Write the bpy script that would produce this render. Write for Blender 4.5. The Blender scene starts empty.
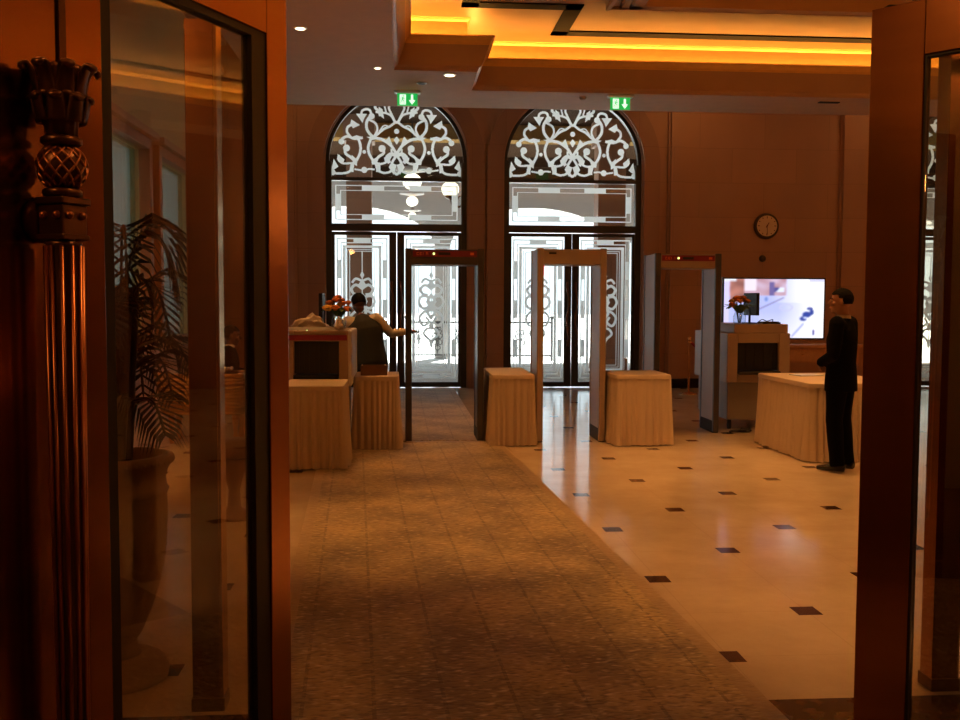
import bpy, bmesh, math, random
from mathutils import Vector, Matrix, Euler
random.seed(7)
PI = math.pi
D = bpy.data
SC = bpy.context.scene
COL = SC.collection

# ------------------------------------------------------------------ camera
H = 1.539
cam_d = D.cameras.new('camera'); cam = D.objects.new('camera', cam_d); COL.objects.link(cam); SC.camera = cam
cam_d.sensor_fit = 'HORIZONTAL'; cam_d.sensor_width = 36.0; cam_d.lens = 36.0*976.66/960.0
cam_d.clip_start = 0.05; cam_d.clip_end = 500
yaw, pitch, roll = 0.0756933, 0.0588097, 0.0038336
cy, sy, cp, sp = math.cos(yaw), math.sin(yaw), math.cos(pitch), math.sin(pitch)
F_ = Vector((sy*cp, cy*cp, -sp)); R_ = Vector((cy, -sy, 0)); U_ = R_.cross(F_)
R2 = R_*math.cos(roll)+U_*math.sin(roll); U2 = -R_*math.sin(roll)+U_*math.cos(roll)
cam.matrix_world = Matrix(((R2.x, U2.x, -F_.x, 0), (R2.y, U2.y, -F_.y, 0), (R2.z, U2.z, -F_.z, H), (0, 0, 0, 1)))

# ------------------------------------------------------------------ world and exposure
SC.view_settings.view_transform = 'Standard'; SC.view_settings.look = 'None'
SC.view_settings.gamma = 1.0; SC.view_settings.use_curve_mapping = False
SC.view_settings.exposure = 0.0
w = D.worlds.new('world'); SC.world = w; w.use_nodes = True
wb = w.node_tree.nodes['Background']; wb.inputs[0].default_value = (0.80, 0.92, 1.0, 1); wb.inputs[1].default_value = 2.9
sun = D.lights.new('sun', 'SUN'); sun.energy = 30.0; sun.angle = 0.01; sun.color = (1, 0.97, 0.92)
sun_o = D.objects.new('sun', sun); COL.objects.link(sun_o); sun_o.rotation_euler = (math.radians(-32), math.radians(12), 0)
SC.cycles.use_denoising = True
SC.cycles.max_bounces = 8; SC.cycles.transparent_max_bounces = 16
SC.cycles.sample_clamp_indirect = 6.0
SC.cycles.caustics_reflective = False; SC.cycles.caustics_refractive = False

WARM = (1.0, 0.425, 0.11)
def light(name, kind, loc, power, color=WARM, size=0.1, spot=None, blend=0.8, target=None):
    l = D.lights.new(name, kind); l.energy = power*1.4; l.color = color
    if kind == 'AREA': l.size = size
    else: l.shadow_soft_size = size
    if spot: l.spot_size = math.radians(spot); l.spot_blend = blend
    o = D.objects.new(name, l); COL.objects.link(o); o.location = loc
    if target: o.rotation_euler = (Vector(target)-Vector(loc)).to_track_quat('-Z', 'Y').to_euler()
    return o

# recessed downlights of the hall ceiling (x, y, z, power, cone); cans are built further down
DOWN = [(0.56, 12.7, 4.44, 150, 80), (-1.12, 10.7, 4.44, 150, 80)]
for i, (x, y, z, p, c) in enumerate(DOWN):
    light('downlight_lamp', 'SPOT', (x, y, z-0.03), p, size=0.06, spot=c)
COFFER_LAMPS = [(2.6, 5.3, 400, 52), (0.25, 6.7, 420, 38), (3.4, 8.6, 360, 62), (1.6, 9.2, 230, 60), (5.2, 9.6, 230, 70),
                (-0.8, 8.2, 220, 50), (7.5, 8.0, 150, 80), (10.5, 12.0, 150, 80), (5.5, 12.3, 120, 70)]
for x, y, p, c in COFFER_LAMPS:
    light('coffer_lamp', 'SPOT', (x, y, 5.05), p, size=0.08, spot=c, blend=0.9)
for x, y, p in ((-2.0, 5.0, 190), (-2.0, 8.5, 260), (-1.9, 12.0, 320)):  # added fill spots that brighten the left aisle, no fittings behind them
    light('left_aisle_fill', 'SPOT', (x, y, 6.0), p*2.2, size=0.08, spot=120, blend=0.9)
for x, y, p in ((12.3, 7.0, 28), (12.3, 11.0, 28), (5.0, 16.2, 9), (9.0, 16.2, 9), (-1.9, 16.2, 5)):  # added fill lights for the right and entrance walls, no sconces exist
    light('wall_fill', 'POINT', (x, y, 3.2 if y < 16 else 5.2), p, size=0.15)
for x, y, p in ((0.3, 2.2, 14), (-1.9, 0.6, 17), (4.0, 1.0, 14)):  # added weak fill so the lobby and its bronze reflections read warm
    light('lobby_fill', 'POINT', (x, y, 3.3), p, size=0.1)

# ------------------------------------------------------------------ materials
def mat(name, color, rough=0.6, metal=0.0, emis=None, estr=0.0, noise=None, bump=None, spec=None, sheen=None):
    """noise=(scale, amount, (sx,sy,sz)) varies the colour; bump=(scale, strength, (sx,sy,sz))."""
    m = D.materials.new(name); m.use_nodes = True; nt = m.node_tree; b = nt.nodes['Principled BSDF']
    b.inputs['Base Color'].default_value = (*color, 1); b.inputs['Roughness'].default_value = rough
    b.inputs['Metallic'].default_value = metal
    if spec is not None: b.inputs['Specular IOR Level'].default_value = spec
    if emis: b.inputs['Emission Color'].default_value = (*emis, 1); b.inputs['Emission Strength'].default_value = estr
    tc = nt.nodes.new('ShaderNodeTexCoord')
    def coords(s):
        mp = nt.nodes.new('ShaderNodeMapping'); mp.inputs['Scale'].default_value = s
        nt.links.new(tc.outputs['Object'], mp.inputs[0]); return mp.outputs[0]
    if noise is None: noise = (6.0, 0.08, (1, 1, 1))
    sc, amt, st = noise
    n = nt.nodes.new('ShaderNodeTexNoise'); n.inputs['Scale'].default_value = sc; n.inputs['Detail'].default_value = 4
    nt.links.new(coords(st), n.inputs['Vector'])
    mx = nt.nodes.new('ShaderNodeMix'); mx.data_type = 'RGBA'
    mx.inputs[6].default_value = (*[min(1, c*(1+amt)) for c in color], 1); mx.inputs[7].default_value = (*[c*(1-amt) for c in color], 1)
    nt.links.new(n.outputs['Fac'], mx.inputs[0]); nt.links.new(mx.outputs[2], b.inputs['Base Color'])
    if bump:
        n2 = nt.nodes.new('ShaderNodeTexNoise'); n2.inputs['Scale'].default_value = bump[0]; n2.inputs['Detail'].default_value = 3
        nt.links.new(coords(bump[2]), n2.inputs['Vector'])
        bp = nt.nodes.new('ShaderNodeBump'); bp.inputs['Strength'].default_value = bump[1]; bp.inputs['Distance'].default_value = 0.01
        nt.links.new(n2.outputs['Fac'], bp.inputs['Height']); nt.links.new(bp.outputs[0], b.inputs['Normal'])
    return m

def glass_mat(name, tint=(1, 1, 1), refl=1.0, rough=0.0):
    m = D.materials.new(name); m.use_nodes = True; nt = m.node_tree; nt.nodes.clear()
    out = nt.nodes.new('ShaderNodeOutputMaterial'); mx = nt.nodes.new('ShaderNodeMixShader')
    tr = nt.nodes.new('ShaderNodeBsdfTransparent'); tr.inputs[0].default_value = (*tint, 1)
    gl = nt.nodes.new('ShaderNodeBsdfGlossy'); gl.inputs['Roughness'].default_value = rough
    ge = nt.nodes.new('ShaderNodeNewGeometry'); dt = nt.nodes.new('ShaderNodeVectorMath'); dt.operation = 'DOT_PRODUCT'
    nt.links.new(ge.outputs['Incoming'], dt.inputs[0]); nt.links.new(ge.outputs['Normal'], dt.inputs[1])
    def MM(op, a, b=None):
        q = nt.nodes.new('ShaderNodeMath'); q.operation = op; q.use_clamp = True
        for i_, v_ in enumerate((a, b)):
            if v_ is None: continue
            if isinstance(v_, (int, float)): q.inputs[i_].default_value = v_
            else: nt.links.new(v_, q.inputs[i_])
        return q
    c_ = nt.nodes.new('ShaderNodeMath'); c_.operation = 'ABSOLUTE'; nt.links.new(dt.outputs['Value'], c_.inputs[0])
    f5 = MM('POWER', MM('SUBTRACT', 1.0, c_.outputs[0]).outputs[0], 5.0)
    mu = MM('ADD', MM('MULTIPLY', f5.outputs[0], 0.96*refl).outputs[0], 0.04*refl)
    nt.links.new(mu.outputs[0], mx.inputs[0])
    nt.links.new(tr.outputs[0], mx.inputs[1]); nt.links.new(gl.outputs[0], mx.inputs[2]); nt.links.new(mx.outputs[0], out.inputs[0])
    return m

def frosted_mat(name, color=(0.93, 0.97, 0.98), trans=0.8):
    m = D.materials.new(name); m.use_nodes = True; nt = m.node_tree; nt.nodes.clear()
    out = nt.nodes.new('ShaderNodeOutputMaterial'); mx = nt.nodes.new('ShaderNodeMixShader'); mx.inputs[0].default_value = trans
    df = nt.nodes.new('ShaderNodeBsdfDiffuse'); df.inputs[0].default_value = (*color, 1)
    tl = nt.nodes.new('ShaderNodeBsdfTranslucent'); tl.inputs[0].default_value = (*color, 1)
    nt.links.new(df.outputs[0], mx.inputs[1]); nt.links.new(tl.outputs[0], mx.inputs[2]); nt.links.new(mx.outputs[0], out.inputs[0])
    return m

def floor_material():
    m = D.materials.new('polished_marble_floor'); m.use_nodes = True; nt = m.node_tree; b = nt.nodes['Principled BSDF']
    N = nt.nodes.new; L = nt.links.new
    tc = N('ShaderNodeTexCoord'); sep = N('ShaderNodeSeparateXYZ'); L(tc.outputs['Object'], sep.inputs[0])
    def M(op, a, bb=None):
        n = N('ShaderNodeMath'); n.operation = op
        for i, v in enumerate((a, bb)):
            if v is None: continue
            if isinstance(v, (int, float)): n.inputs[i].default_value = v
            else: L(v, n.inputs[i])
        return n.outputs[0]
    def near(coord, off, per, half):
        t = M('ADD', M('DIVIDE', M('SUBTRACT', coord, off), per), 500.5)
        t = M('ABSOLUTE', M('SUBTRACT', M('FRACT', t), 0.5))
        return M('LESS_THAN', t, half/per)
    X, Y = sep.outputs[0], sep.outputs[1]
    x0, y0 = 2.0012, 9.4843
    d1 = M('MULTIPLY', near(X, x0, 1.2, 0.062), near(Y, y0, 1.2, 0.066))
    d2 = M('MULTIPLY', near(X, x0+0.6, 1.2, 0.062), near(Y, y0+0.6, 1.2, 0.066))
    dots = M('MAXIMUM', d1, d2)
    border = M('LESS_THAN', Y, 3.62)
    dark = M('MAXIMUM', dots, border)
    joint = M('MAXIMUM', near(X, x0+0.0, 0.6, 0.0022), near(Y, y0+0.0, 0.6, 0.0022))
    n = N('ShaderNodeTexNoise'); n.inputs['Scale'].default_value = 2.2; n.inputs['Detail'].default_value = 8; n.inputs['Roughness'].default_value = 0.65
    L(tc.outputs['Object'], n.inputs['Vector'])
    rp = N('ShaderNodeValToRGB'); L(n.outputs['Fac'], rp.inputs[0])
    rp.color_ramp.elements[0].position = 0.3; rp.color_ramp.elements[0].color = (0.60, 0.47, 0.33, 1)
    rp.color_ramp.elements[1].position = 0.7; rp.color_ramp.elements[1].color = (0.74, 0.61, 0.44, 1)
    n3 = N('ShaderNodeTexNoise'); n3.inputs['Scale'].default_value = 14; n3.inputs['Detail'].default_value = 8
    L(tc.outputs['Object'], n3.inputs['Vector'])
    rd = N('ShaderNodeValToRGB'); L(n3.outputs['Fac'], rd.inputs[0])
    rd.color_ramp.elements[0].position = 0.4; rd.color_ramp.elements[0].color = (0.045, 0.02, 0.012, 1)
    rd.color_ramp.elements[1].position = 0.65; rd.color_ramp.elements[1].color = (0.14, 0.07, 0.04, 1)
    mj = N('ShaderNodeMix'); mj.data_type = 'RGBA'; L(M('MULTIPLY', joint, 0.25), mj.inputs[0]); L(rp.outputs[0], mj.inputs[6]); mj.inputs[7].default_value = (0.35, 0.25, 0.17, 1)
    mx = N('ShaderNodeMix'); mx.data_type = 'RGBA'; L(dark, mx.inputs[0]); L(mj.outputs[2], mx.inputs[6]); L(rd.outputs[0], mx.inputs[7])
    L(mx.outputs[2], b.inputs['Base Color'])
    b.inputs['Roughness'].default_value = 0.13; b.inputs['IOR'].default_value = 1.5
    n4 = N('ShaderNodeTexNoise'); n4.inputs['Scale'].default_value = 1.4; n4.inputs['Detail'].default_value = 2
    L(tc.outputs['Object'], n4.inputs['Vector'])
    bp = N('ShaderNodeBump'); bp.inputs['Strength'].default_value = 0.03; bp.inputs['Distance'].default_value = 0.02
    L(n4.outputs['Fac'], bp.inputs['Height']); L(bp.outputs[0], b.inputs['Normal'])
    return m

def rug_material():
    m = D.materials.new('patterned_runner_pile'); m.use_nodes = True; nt = m.node_tree; b = nt.nodes['Principled BSDF']
    N = nt.nodes.new; L = nt.links.new
    tc = N('ShaderNodeTexCoord'); sep = N('ShaderNodeSeparateXYZ'); L(tc.outputs['Object'], sep.inputs[0])
    def M(op, a, bb=None):
        n = N('ShaderNodeMath'); n.operation = op
        for i, v in enumerate((a, bb)):
            if v is None: continue
            if isinstance(v, (int, float)): n.inputs[i].default_value = v
            else: L(v, n.inputs[i])
        return n.outputs[0]
    X, Y = sep.outputs[0], sep.outputs[1]
    n = N('ShaderNodeTexNoise'); n.inputs['Scale'].default_value = 1.7; n.inputs['Detail'].default_value = 5; L(tc.outputs['Object'], n.inputs['Vector'])
    rp = N('ShaderNodeValToRGB'); L(n.outputs['Fac'], rp.inputs[0])
    rp.color_ramp.elements[0].position = 0.36; rp.color_ramp.elements[0].color = (0.20, 0.135, 0.065, 1)
    rp.color_ramp.elements[1].position = 0.66; rp.color_ramp.elements[1].color = (0.55, 0.40, 0.18, 1)
    # diagonal woven strokes in both directions
    def strokes(angle, scale):
        mp = N('ShaderNodeMapping'); mp.inputs['Rotation'].default_value = (0, 0, math.radians(angle)); mp.inputs['Scale'].default_value = (19*scale, 46*scale, 1)
        L(tc.outputs['Object'], mp.inputs[0]); t = N('ShaderNodeTexNoise'); t.inputs['Scale'].default_value = 1.0; t.inputs['Detail'].default_value = 1
        L(mp.outputs[0], t.inputs['Vector']); return t.outputs['Fac']
    s = M('MINIMUM', strokes(58, 1), strokes(-52, 1.1))
    st = M('MULTIPLY', M('SUBTRACT', 0.47, s), 4.5); st = M('MINIMUM', M('MAXIMUM', st, 0), 1)
    st2 = M('MULTIPLY', M('SUBTRACT', M('MAXIMUM', strokes(66, .8), strokes(-40, .9)), 0.6), 5); st2 = M('MINIMUM', M('MAXIMUM', st2, 0), 1)
    mx = N('ShaderNodeMix'); mx.data_type = 'RGBA'; L(M('MULTIPLY', st, 0.75), mx.inputs[0]); L(rp.outputs[0], mx.inputs[6]); mx.inputs[7].default_value = (0.08, 0.04, 0.02, 1)
    mz = N('ShaderNodeMix'); mz.data_type = 'RGBA'; L(M('MULTIPLY', st2, 0.8), mz.inputs[0]); L(mx.outputs[2], mz.inputs[6]); mz.inputs[7].default_value = (0.80, 0.66, 0.42, 1)
    # lengthwise grid lines
    def near(c, per, half, off=0.0):
        t = M('ADD', M('DIVIDE', M('SUBTRACT', c, off), per), 500.5); return M('LESS_THAN', M('ABSOLUTE', M('SUBTRACT', M('FRACT', t), 0.5)), half/per)
    g = M('MAXIMUM', near(X, 0.27, 0.008), M('MULTIPLY', near(Y, 0.54, 0.008), 0.25))
    dash = N('ShaderNodeTexNoise'); dash.inputs['Scale'].default_value = 30; L(tc.outputs['Object'], dash.inputs['Vector'])
    g = M('MULTIPLY', g, M('GREATER_THAN', dash.outputs['Fac'], 0.46))
    m2 = N('ShaderNodeMix'); m2.data_type = 'RGBA'; L(M('MULTIPLY', g, 0.45), m2.inputs[0]); L(mz.outputs[2], m2.inputs[6]); m2.inputs[7].default_value = (0.06, 0.03, 0.015, 1)
    # plain tan margin
    edge = M('GREATER_THAN', M('ABSOLUTE', X), 0.895)
    m3 = N('ShaderNodeMix'); m3.data_type = 'RGBA'; L(M('MULTIPLY', edge, 0.7), m3.inputs[0]); L(m2.outputs[2], m3.inputs[6]); m3.inputs[7].default_value = (0.40, 0.27, 0.14, 1)
    L(m3.outputs[2], b.inputs['Base Color']); b.inputs['Roughness'].default_value = 0.75
    b.inputs['Sheen Weight'].default_value = 0.35; b.inputs['Sheen Roughness'].default_value = 0.4
    bp = N('ShaderNodeBump'); bp.inputs['Strength'].default_value = 0.6; bp.inputs['Distance'].default_value = 0.008
    L(s, bp.inputs['Height']); L(bp.outputs[0], b.inputs['Normal'])
    return m

def stone_wall_material(name, color):
    m = mat(name, color, 0.55, noise=(1.6, 0.12, (1, 1, 0.6)))
    nt = m.node_tree; N = nt.nodes.new; L = nt.links.new; b = nt.nodes['Principled BSDF']
    br = N('ShaderNodeTexBrick'); br.offset = 0.5; br.inputs['Scale'].default_value = 1.0
    br.inputs['Brick Width'].default_value = 1.2; br.inputs['Row Height'].default_value = 0.62; br.inputs['Mortar Size'].default_value = 0.004
    br.inputs['Color1'].default_value = (1, 1, 1, 1); br.inputs['Color2'].default_value = (0.93, 0.93, 0.93, 1); br.inputs['Mortar'].default_value = (0.72, 0.72, 0.72, 1)
    tc = N('ShaderNodeTexCoord'); sp_ = N('ShaderNodeSeparateXYZ'); cb = N('ShaderNodeCombineXYZ'); L(tc.outputs['Object'], sp_.inputs[0])
    ad = N('ShaderNodeMath'); ad.operation = 'ADD'; L(sp_.outputs[0], ad.inputs[0]); L(sp_.outputs[1], ad.inputs[1])
    L(ad.outputs[0], cb.inputs[0]); L(sp_.outputs[2], cb.inputs[1]); L(cb.outputs[0], br.inputs['Vector'])
    mu = N('ShaderNodeMix'); mu.data_type = 'RGBA'; mu.blend_type = 'MULTIPLY'; mu.inputs[0].default_value = 1.0
    src = b.inputs['Base Color'].links[0].from_socket
    L(src, mu.inputs[6]); L(br.outputs['Color'], mu.inputs[7]); L(mu.outputs[2], b.inputs['Base Color'])
    return m

M_floor = floor_material(); M_rug = rug_material()
M_wall = stone_wall_material('honey_stone_cladding', (0.46, 0.25, 0.15))
M_wall_dark = stone_wall_material('brown_stone_cladding', (0.38, 0.20, 0.12))
M_beigewall = mat('ochre_wall_paint', (0.68, 0.56, 0.28), 0.7, noise=(2, 0.06, (1, 1, 1)))
M_orangewood = mat('orange_lacquered_wood', (0.52, 0.24, 0.10), 0.35, noise=(3, 0.2, (8, 8, 0.6)))
M_ceil = mat('ceiling_plaster', (0.60, 0.41, 0.27), 0.8)
M_mould = mat('moulding_lacquer', (0.50, 0.30, 0.17), 0.45, noise=(3, 0.1, (1, 1, 1)))
M_gold = mat('gold_leaf', (0.85, 0.52, 0.16), 0.42, metal=0.55, noise=(9, 0.14, (1, 1, 3)), bump=(20, 0.25, (1, 1, 1)))
M_goldceil = mat('gold_leaf_ceiling', (0.40, 0.22, 0.085), 0.42, metal=0.3, noise=(1.2, 0.2, (1, 3, 1)))
M_black_inlay = mat('black_inlay', (0.008, 0.006, 0.006), 0.7, spec=0.15)
M_skirt = mat('black_marble_skirting', (0.02, 0.015, 0.012), 0.2, noise=(5, 0.5, (1, 1, 1)))
M_bronze = mat('polished_bronze', (0.36, 0.155, 0.065), 0.23, metal=1.0, noise=(2.0, 0.16, (1, 1, 7)), bump=(3.5, 0.07, (0.6, 0.6, 2.4)))
M_bronze_bright = mat('bright_bronze_edge', (0.75, 0.45, 0.22), 0.15, metal=1.0)
M_bronze_dark = mat('aged_dark_bronze', (0.16, 0.08, 0.045), 0.32, metal=0.9, noise=(14, 0.3, (1, 1, 1)), bump=(30, 0.15, (1, 1, 1)))
M_copper = mat('copper_and_highlights', (0.50, 0.21, 0.10), 0.28, metal=1.0)  # copper trim, also the highlight colour on the handle bar
M_gasket = mat('black_gasket', (0.012, 0.009, 0.008), 0.45)
M_doorframe = mat('dark_bronze_door_frame', (0.045, 0.040, 0.036), 0.35, metal=0.3)
M_glass = glass_mat('clear_door_glass', (0.80, 0.82, 0.81), 0.8)
M_leafglass = glass_mat('smoky_leaf_glass', (0.80, 0.75, 0.66), 2.4)
M_frost = frosted_mat('etched_frost')
M_cloth = mat('cream_table_linen', (0.64, 0.52, 0.40), 0.85, noise=(3, 0.05, (1, 1, 1)), bump=(60, 0.1, (1, 1, 1)))
M_gatedark = mat('charcoal_gate_plastic', (0.075, 0.07, 0.075), 0.4)
M_gategrey = mat('grey_gate_panel', (0.30, 0.26, 0.23), 0.45)
M_gatebeige = mat('beige_gate_panel', (0.42, 0.33, 0.26), 0.45)
M_red = mat('red_display_plastic', (0.20, 0.012, 0.018), 0.4, emis=(1, 0.03, 0.04), estr=0.012)
M_redled = mat('red_led', (0.8, 0.02, 0.02), 0.4, emis=(1, 0.05, 0.06), estr=2.0)
M_greenled = mat('green_led', (0.1, 0.8, 0.2), 0.4, emis=(0.35, 1.0, 0.45), estr=6.0)
M_yelled = mat('yellow_green_led', (0.5, 0.7, 0.1), 0.4, emis=(0.7, 0.9, 0.25), estr=2.5)
M_orangebtn = mat('orange_button', (0.8, 0.2, 0.05), 0.4)
M_chrome = mat('brushed_steel', (0.7, 0.68, 0.66), 0.25, metal=1.0)
M_black = mat('matt_black', (0.012, 0.011, 0.011), 0.55)
M_rubber = mat('black_rubber', (0.02, 0.018, 0.018), 0.7)
M_scan = mat('scanner_grey_paint', (0.27, 0.24, 0.22), 0.5)
M_scanbeige = mat('scanner_beige_paint', (0.40, 0.30, 0.23), 0.5)
M_white = mat('white_plastic', (0.8, 0.8, 0.8), 0.4)
M_wood = mat('warm_wood', (0.50, 0.25, 0.11), 0.35, noise=(2.5, 0.25, (9, 1, 9)))
M_goldwood = mat('gilded_wood', (0.62, 0.38, 0.17), 0.25, metal=0.45, noise=(4, 0.2, (1, 1, 1)))
M_brownleather = mat('brown_leather', (0.20, 0.09, 0.04), 0.45)
M_suit = mat('black_suit_cloth', (0.0025, 0.002, 0.0025), 0.95, spec=0.1)
M_trouser = mat('black_trouser_cloth', (0.002, 0.002, 0.0022), 0.95, spec=0.1)
M_vest = mat('dark_green_vest', (0.022, 0.022, 0.017), 0.85)
M_shirt = mat('white_shirt', (0.70, 0.62, 0.52), 0.8)
M_skin = mat('skin', (0.36, 0.17, 0.10), 0.5)
M_skind = mat('skin_dark', (0.15, 0.065, 0.04), 0.5)
M_hair = mat('black_hair', (0.006, 0.005, 0.004), 0.8, spec=0.1, bump=(90, 0.5, (1, 1, 0.2)))
M_shoe = mat('black_leather', (0.01, 0.01, 0.01), 0.25)
M_eye = mat('eye_white', (0.6, 0.55, 0.5), 0.3)
M_lip = mat('lip', (0.28, 0.09, 0.07), 0.5)
M_stone = mat('carved_stone', (0.42, 0.30, 0.19), 0.55, noise=(12, 0.2, (1, 1, 1)), bump=(25, 0.3, (1, 1, 1)))
M_soil = mat('potting_soil', (0.04, 0.025, 0.015), 0.9)
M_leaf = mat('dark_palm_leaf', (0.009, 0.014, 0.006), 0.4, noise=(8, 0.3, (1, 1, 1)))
M_stem = mat('dark_palm_stem', (0.04, 0.03, 0.015), 0.6)
M_orangefl = mat('orange_petal', (0.75, 0.22, 0.03), 0.7)
M_yellowfl = mat('yellow_petal', (0.80, 0.45, 0.06), 0.7)
M_greenlf = mat('bouquet_leaf', (0.05, 0.12, 0.03), 0.6)
M_velvet = mat('red_velvet_rope', (0.35, 0.015, 0.02), 0.7)
M_clockface = mat('ivory_clock_face', (0.78, 0.60, 0.38), 0.5)
M_clockrim = mat('dark_clock_rim', (0.06, 0.035, 0.02), 0.35)
M_clockmark = mat('dark_red_clock_mark', (0.16, 0.03, 0.02), 0.5)
M_led = mat('cove_light_strip', (1, 0.7, 0.3), 0.5, emis=(1.0, 0.56, 0.13), estr=42.0)
M_lampface = mat('downlight_lens', (1, 0.9, 0.7), 0.4, emis=(1, 0.8, 0.5), estr=5.0)
M_exitgreen = mat('exit_sign_green', (0.02, 0.4, 0.08), 0.4, emis=(0.01, 0.42, 0.07), estr=0.9)
M_exitwhite = mat('exit_sign_white', (0.9, 1, 0.92), 0.4, emis=(0.8, 1, 0.85), estr=1.1)
M_pave = mat('pale_sunlit_paving', (0.72, 0.74, 0.74), 0.8, noise=(1, 0.06, (1, 1, 1)))
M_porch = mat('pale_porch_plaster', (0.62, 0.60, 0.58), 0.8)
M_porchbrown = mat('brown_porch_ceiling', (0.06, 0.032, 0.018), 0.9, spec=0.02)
M_porchgold = mat('gilt_porch_beam', (0.42, 0.25, 0.08), 0.9, spec=0.02)
M_globe = mat('lit_opal_globe', (1, 0.95, 0.85), 0.4, emis=(1.0, 0.90, 0.70), estr=2.6)
M_iron = mat('black_iron', (0.02, 0.02, 0.022), 0.5)
M_blind = frosted_mat('window_blind', (0.27, 0.33, 0.34), 0.5)
M_vase = glass_mat('clear_vase_glass', (0.85, 0.9, 0.9), 2.0)

# ------------------------------------------------------------------ mesh helpers
def box(bm, x0, x1, y0, y1, z0, z1, mtx=None):
    v = [bm.verts.new(p) for p in ((x0, y0, z0), (x1, y0, z0), (x1, y1, z0), (x0, y1, z0), (x0, y0, z1), (x1, y0, z1), (x1, y1, z1), (x0, y1, z1))]
    for f in ((0, 3, 2, 1), (4, 5, 6, 7), (0, 1, 5, 4), (1, 2, 6, 5), (2, 3, 7, 6), (3, 0, 4, 7)): bm.faces.new([v[i] for i in f])
    if mtx: bmesh.ops.transform(bm, matrix=mtx, verts=v)
    return v
def lathe(bm, prof, n=32, cx=0, cy_=0, fn=None, cap=True):
    rings = []
    for r, z in prof:
        ring = []
        for k in range(n):
            a = 2*PI*k/n; rr = r*(1+(fn(a, z) if fn else 0))
            ring.append(bm.verts.new((cx+rr*math.cos(a), cy_+rr*math.sin(a), z)))
        rings.append(ring)
    for a, b in zip(rings, rings[1:]):
        for k in range(n): bm.faces.new((a[k], a[(k+1) % n], b[(k+1) % n], b[k]))
    if cap: bm.faces.new(list(reversed(rings[0]))); bm.faces.new(rings[-1])
def frame_of(t):
    t = t.normalized(); a = Vector((0, 0, 1)) if abs(t.z) < 0.9 else Vector((0, 1, 0))
    u = t.cross(a).normalized(); return u, t.cross(u).normalized()
def tube(bm, pts, radii, n=10, ref=None):
    """closed loft; radii: float or (r_across, r_other) per point; ref: fixed direction for the first radius."""
    pts = [Vector(p) for p in pts]
    if not isinstance(radii, (list, tuple)): radii = [radii]*len(pts)
    rings = []
    for i, p in enumerate(pts):
        t = pts[min(i+1, len(pts)-1)]-pts[max(i-1, 0)]
        if ref is not None:
            t.normalize(); u = Vector(ref); u = (u-t*u.dot(t)).normalized(); v = t.cross(u)
        else: u, v = frame_of(t)
        r = radii[i]; ra, rb = (r, r) if isinstance(r, (int, float)) else r
        rings.append([bm.verts.new(p+u*(ra*math.cos(2*PI*k/n))+v*(rb*math.sin(2*PI*k/n))) for k in range(n)])
    for a, b in zip(rings, rings[1:]):
        for k in range(n): bm.faces.new((a[k], a[(k+1) % n], b[(k+1) % n], b[k]))
    bm.faces.new(list(reversed(rings[0]))); bm.faces.new(rings[-1])
def ball(bm, c, r, seg=16, rings=10):
    r = r if isinstance(r, (list, tuple)) else (r, r, r)
    m = Matrix.Translation(c) @ Matrix.Diagonal((*r, 1))
    bmesh.ops.create_uvsphere(bm, u_segments=seg, v_segments=rings, radius=1, matrix=m)
def disc_y(bm, c, r, th, n=32):
    """disc with its axis along Y"""
    c = Vector(c); tube(bm, [c-Vector((0, th/2, 0)), c+Vector((0, th/2, 0))], r, n)
def cat(pts, sub=6):
    P = [Vector(p) for p in pts]; out = []
    if len(P) < 3: return P
    for i in range(len(P)-1):
        a, b, c, d = P[max(i-1, 0)], P[i], P[i+1], P[min(i+2, len(P)-1)]
        for k in range(sub):
            t = k/sub; out.append(0.5*((2*b)+(c-a)*t+(2*a-5*b+4*c-d)*t*t+(3*b-a-3*c+d)*t**3))
    out.append(P[-1]); return out
def ribbon(bm, pts, w, y, th=0.004, taper=False, sub=6):
    """flat strip in the XZ plane at depth y; pts are (x, z)."""
    P = cat([(p[0], 0, p[1]) for p in pts], sub) if len(pts) > 2 else [Vector((p[0], 0, p[1])) for p in pts]
    L_, R__ = [], []
    for i, p in enumerate(P):
        t = (P[min(i+1, len(P)-1)]-P[max(i-1, 0)]).normalized(); nrm = Vector((-t.z, 0, t.x))
        k = 1.0
        if taper: k = max(0.15, math.sin(PI*min(1, max(0, i/(len(P)-1)))))
        L_.append(p+nrm*w/2*k); R__.append(p-nrm*w/2*k)
    def V(q, dy): return bm.verts.new((q.x, y+dy, q.z))
    a = [V(q, -th/2) for q in L_]; b = [V(q, -th/2) for q in R__]; c = [V(q, th/2) for q in L_]; d = [V(q, th/2) for q in R__]
    for i in range(len(P)-1):
        bm.faces.new((a[i], b[i], b[i+1], a[i+1])); bm.faces.new((c[i+1], d[i+1], d[i], c[i]))
        bm.faces.new((a[i+1], c[i+1], c[i], a[i])); bm.faces.new((b[i], d[i], d[i+1], b[i+1]))
    bm.faces.new((a[0], c[0], d[0], b[0])); bm.faces.new((a[-1], b[-1], d[-1], c[-1]))

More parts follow.
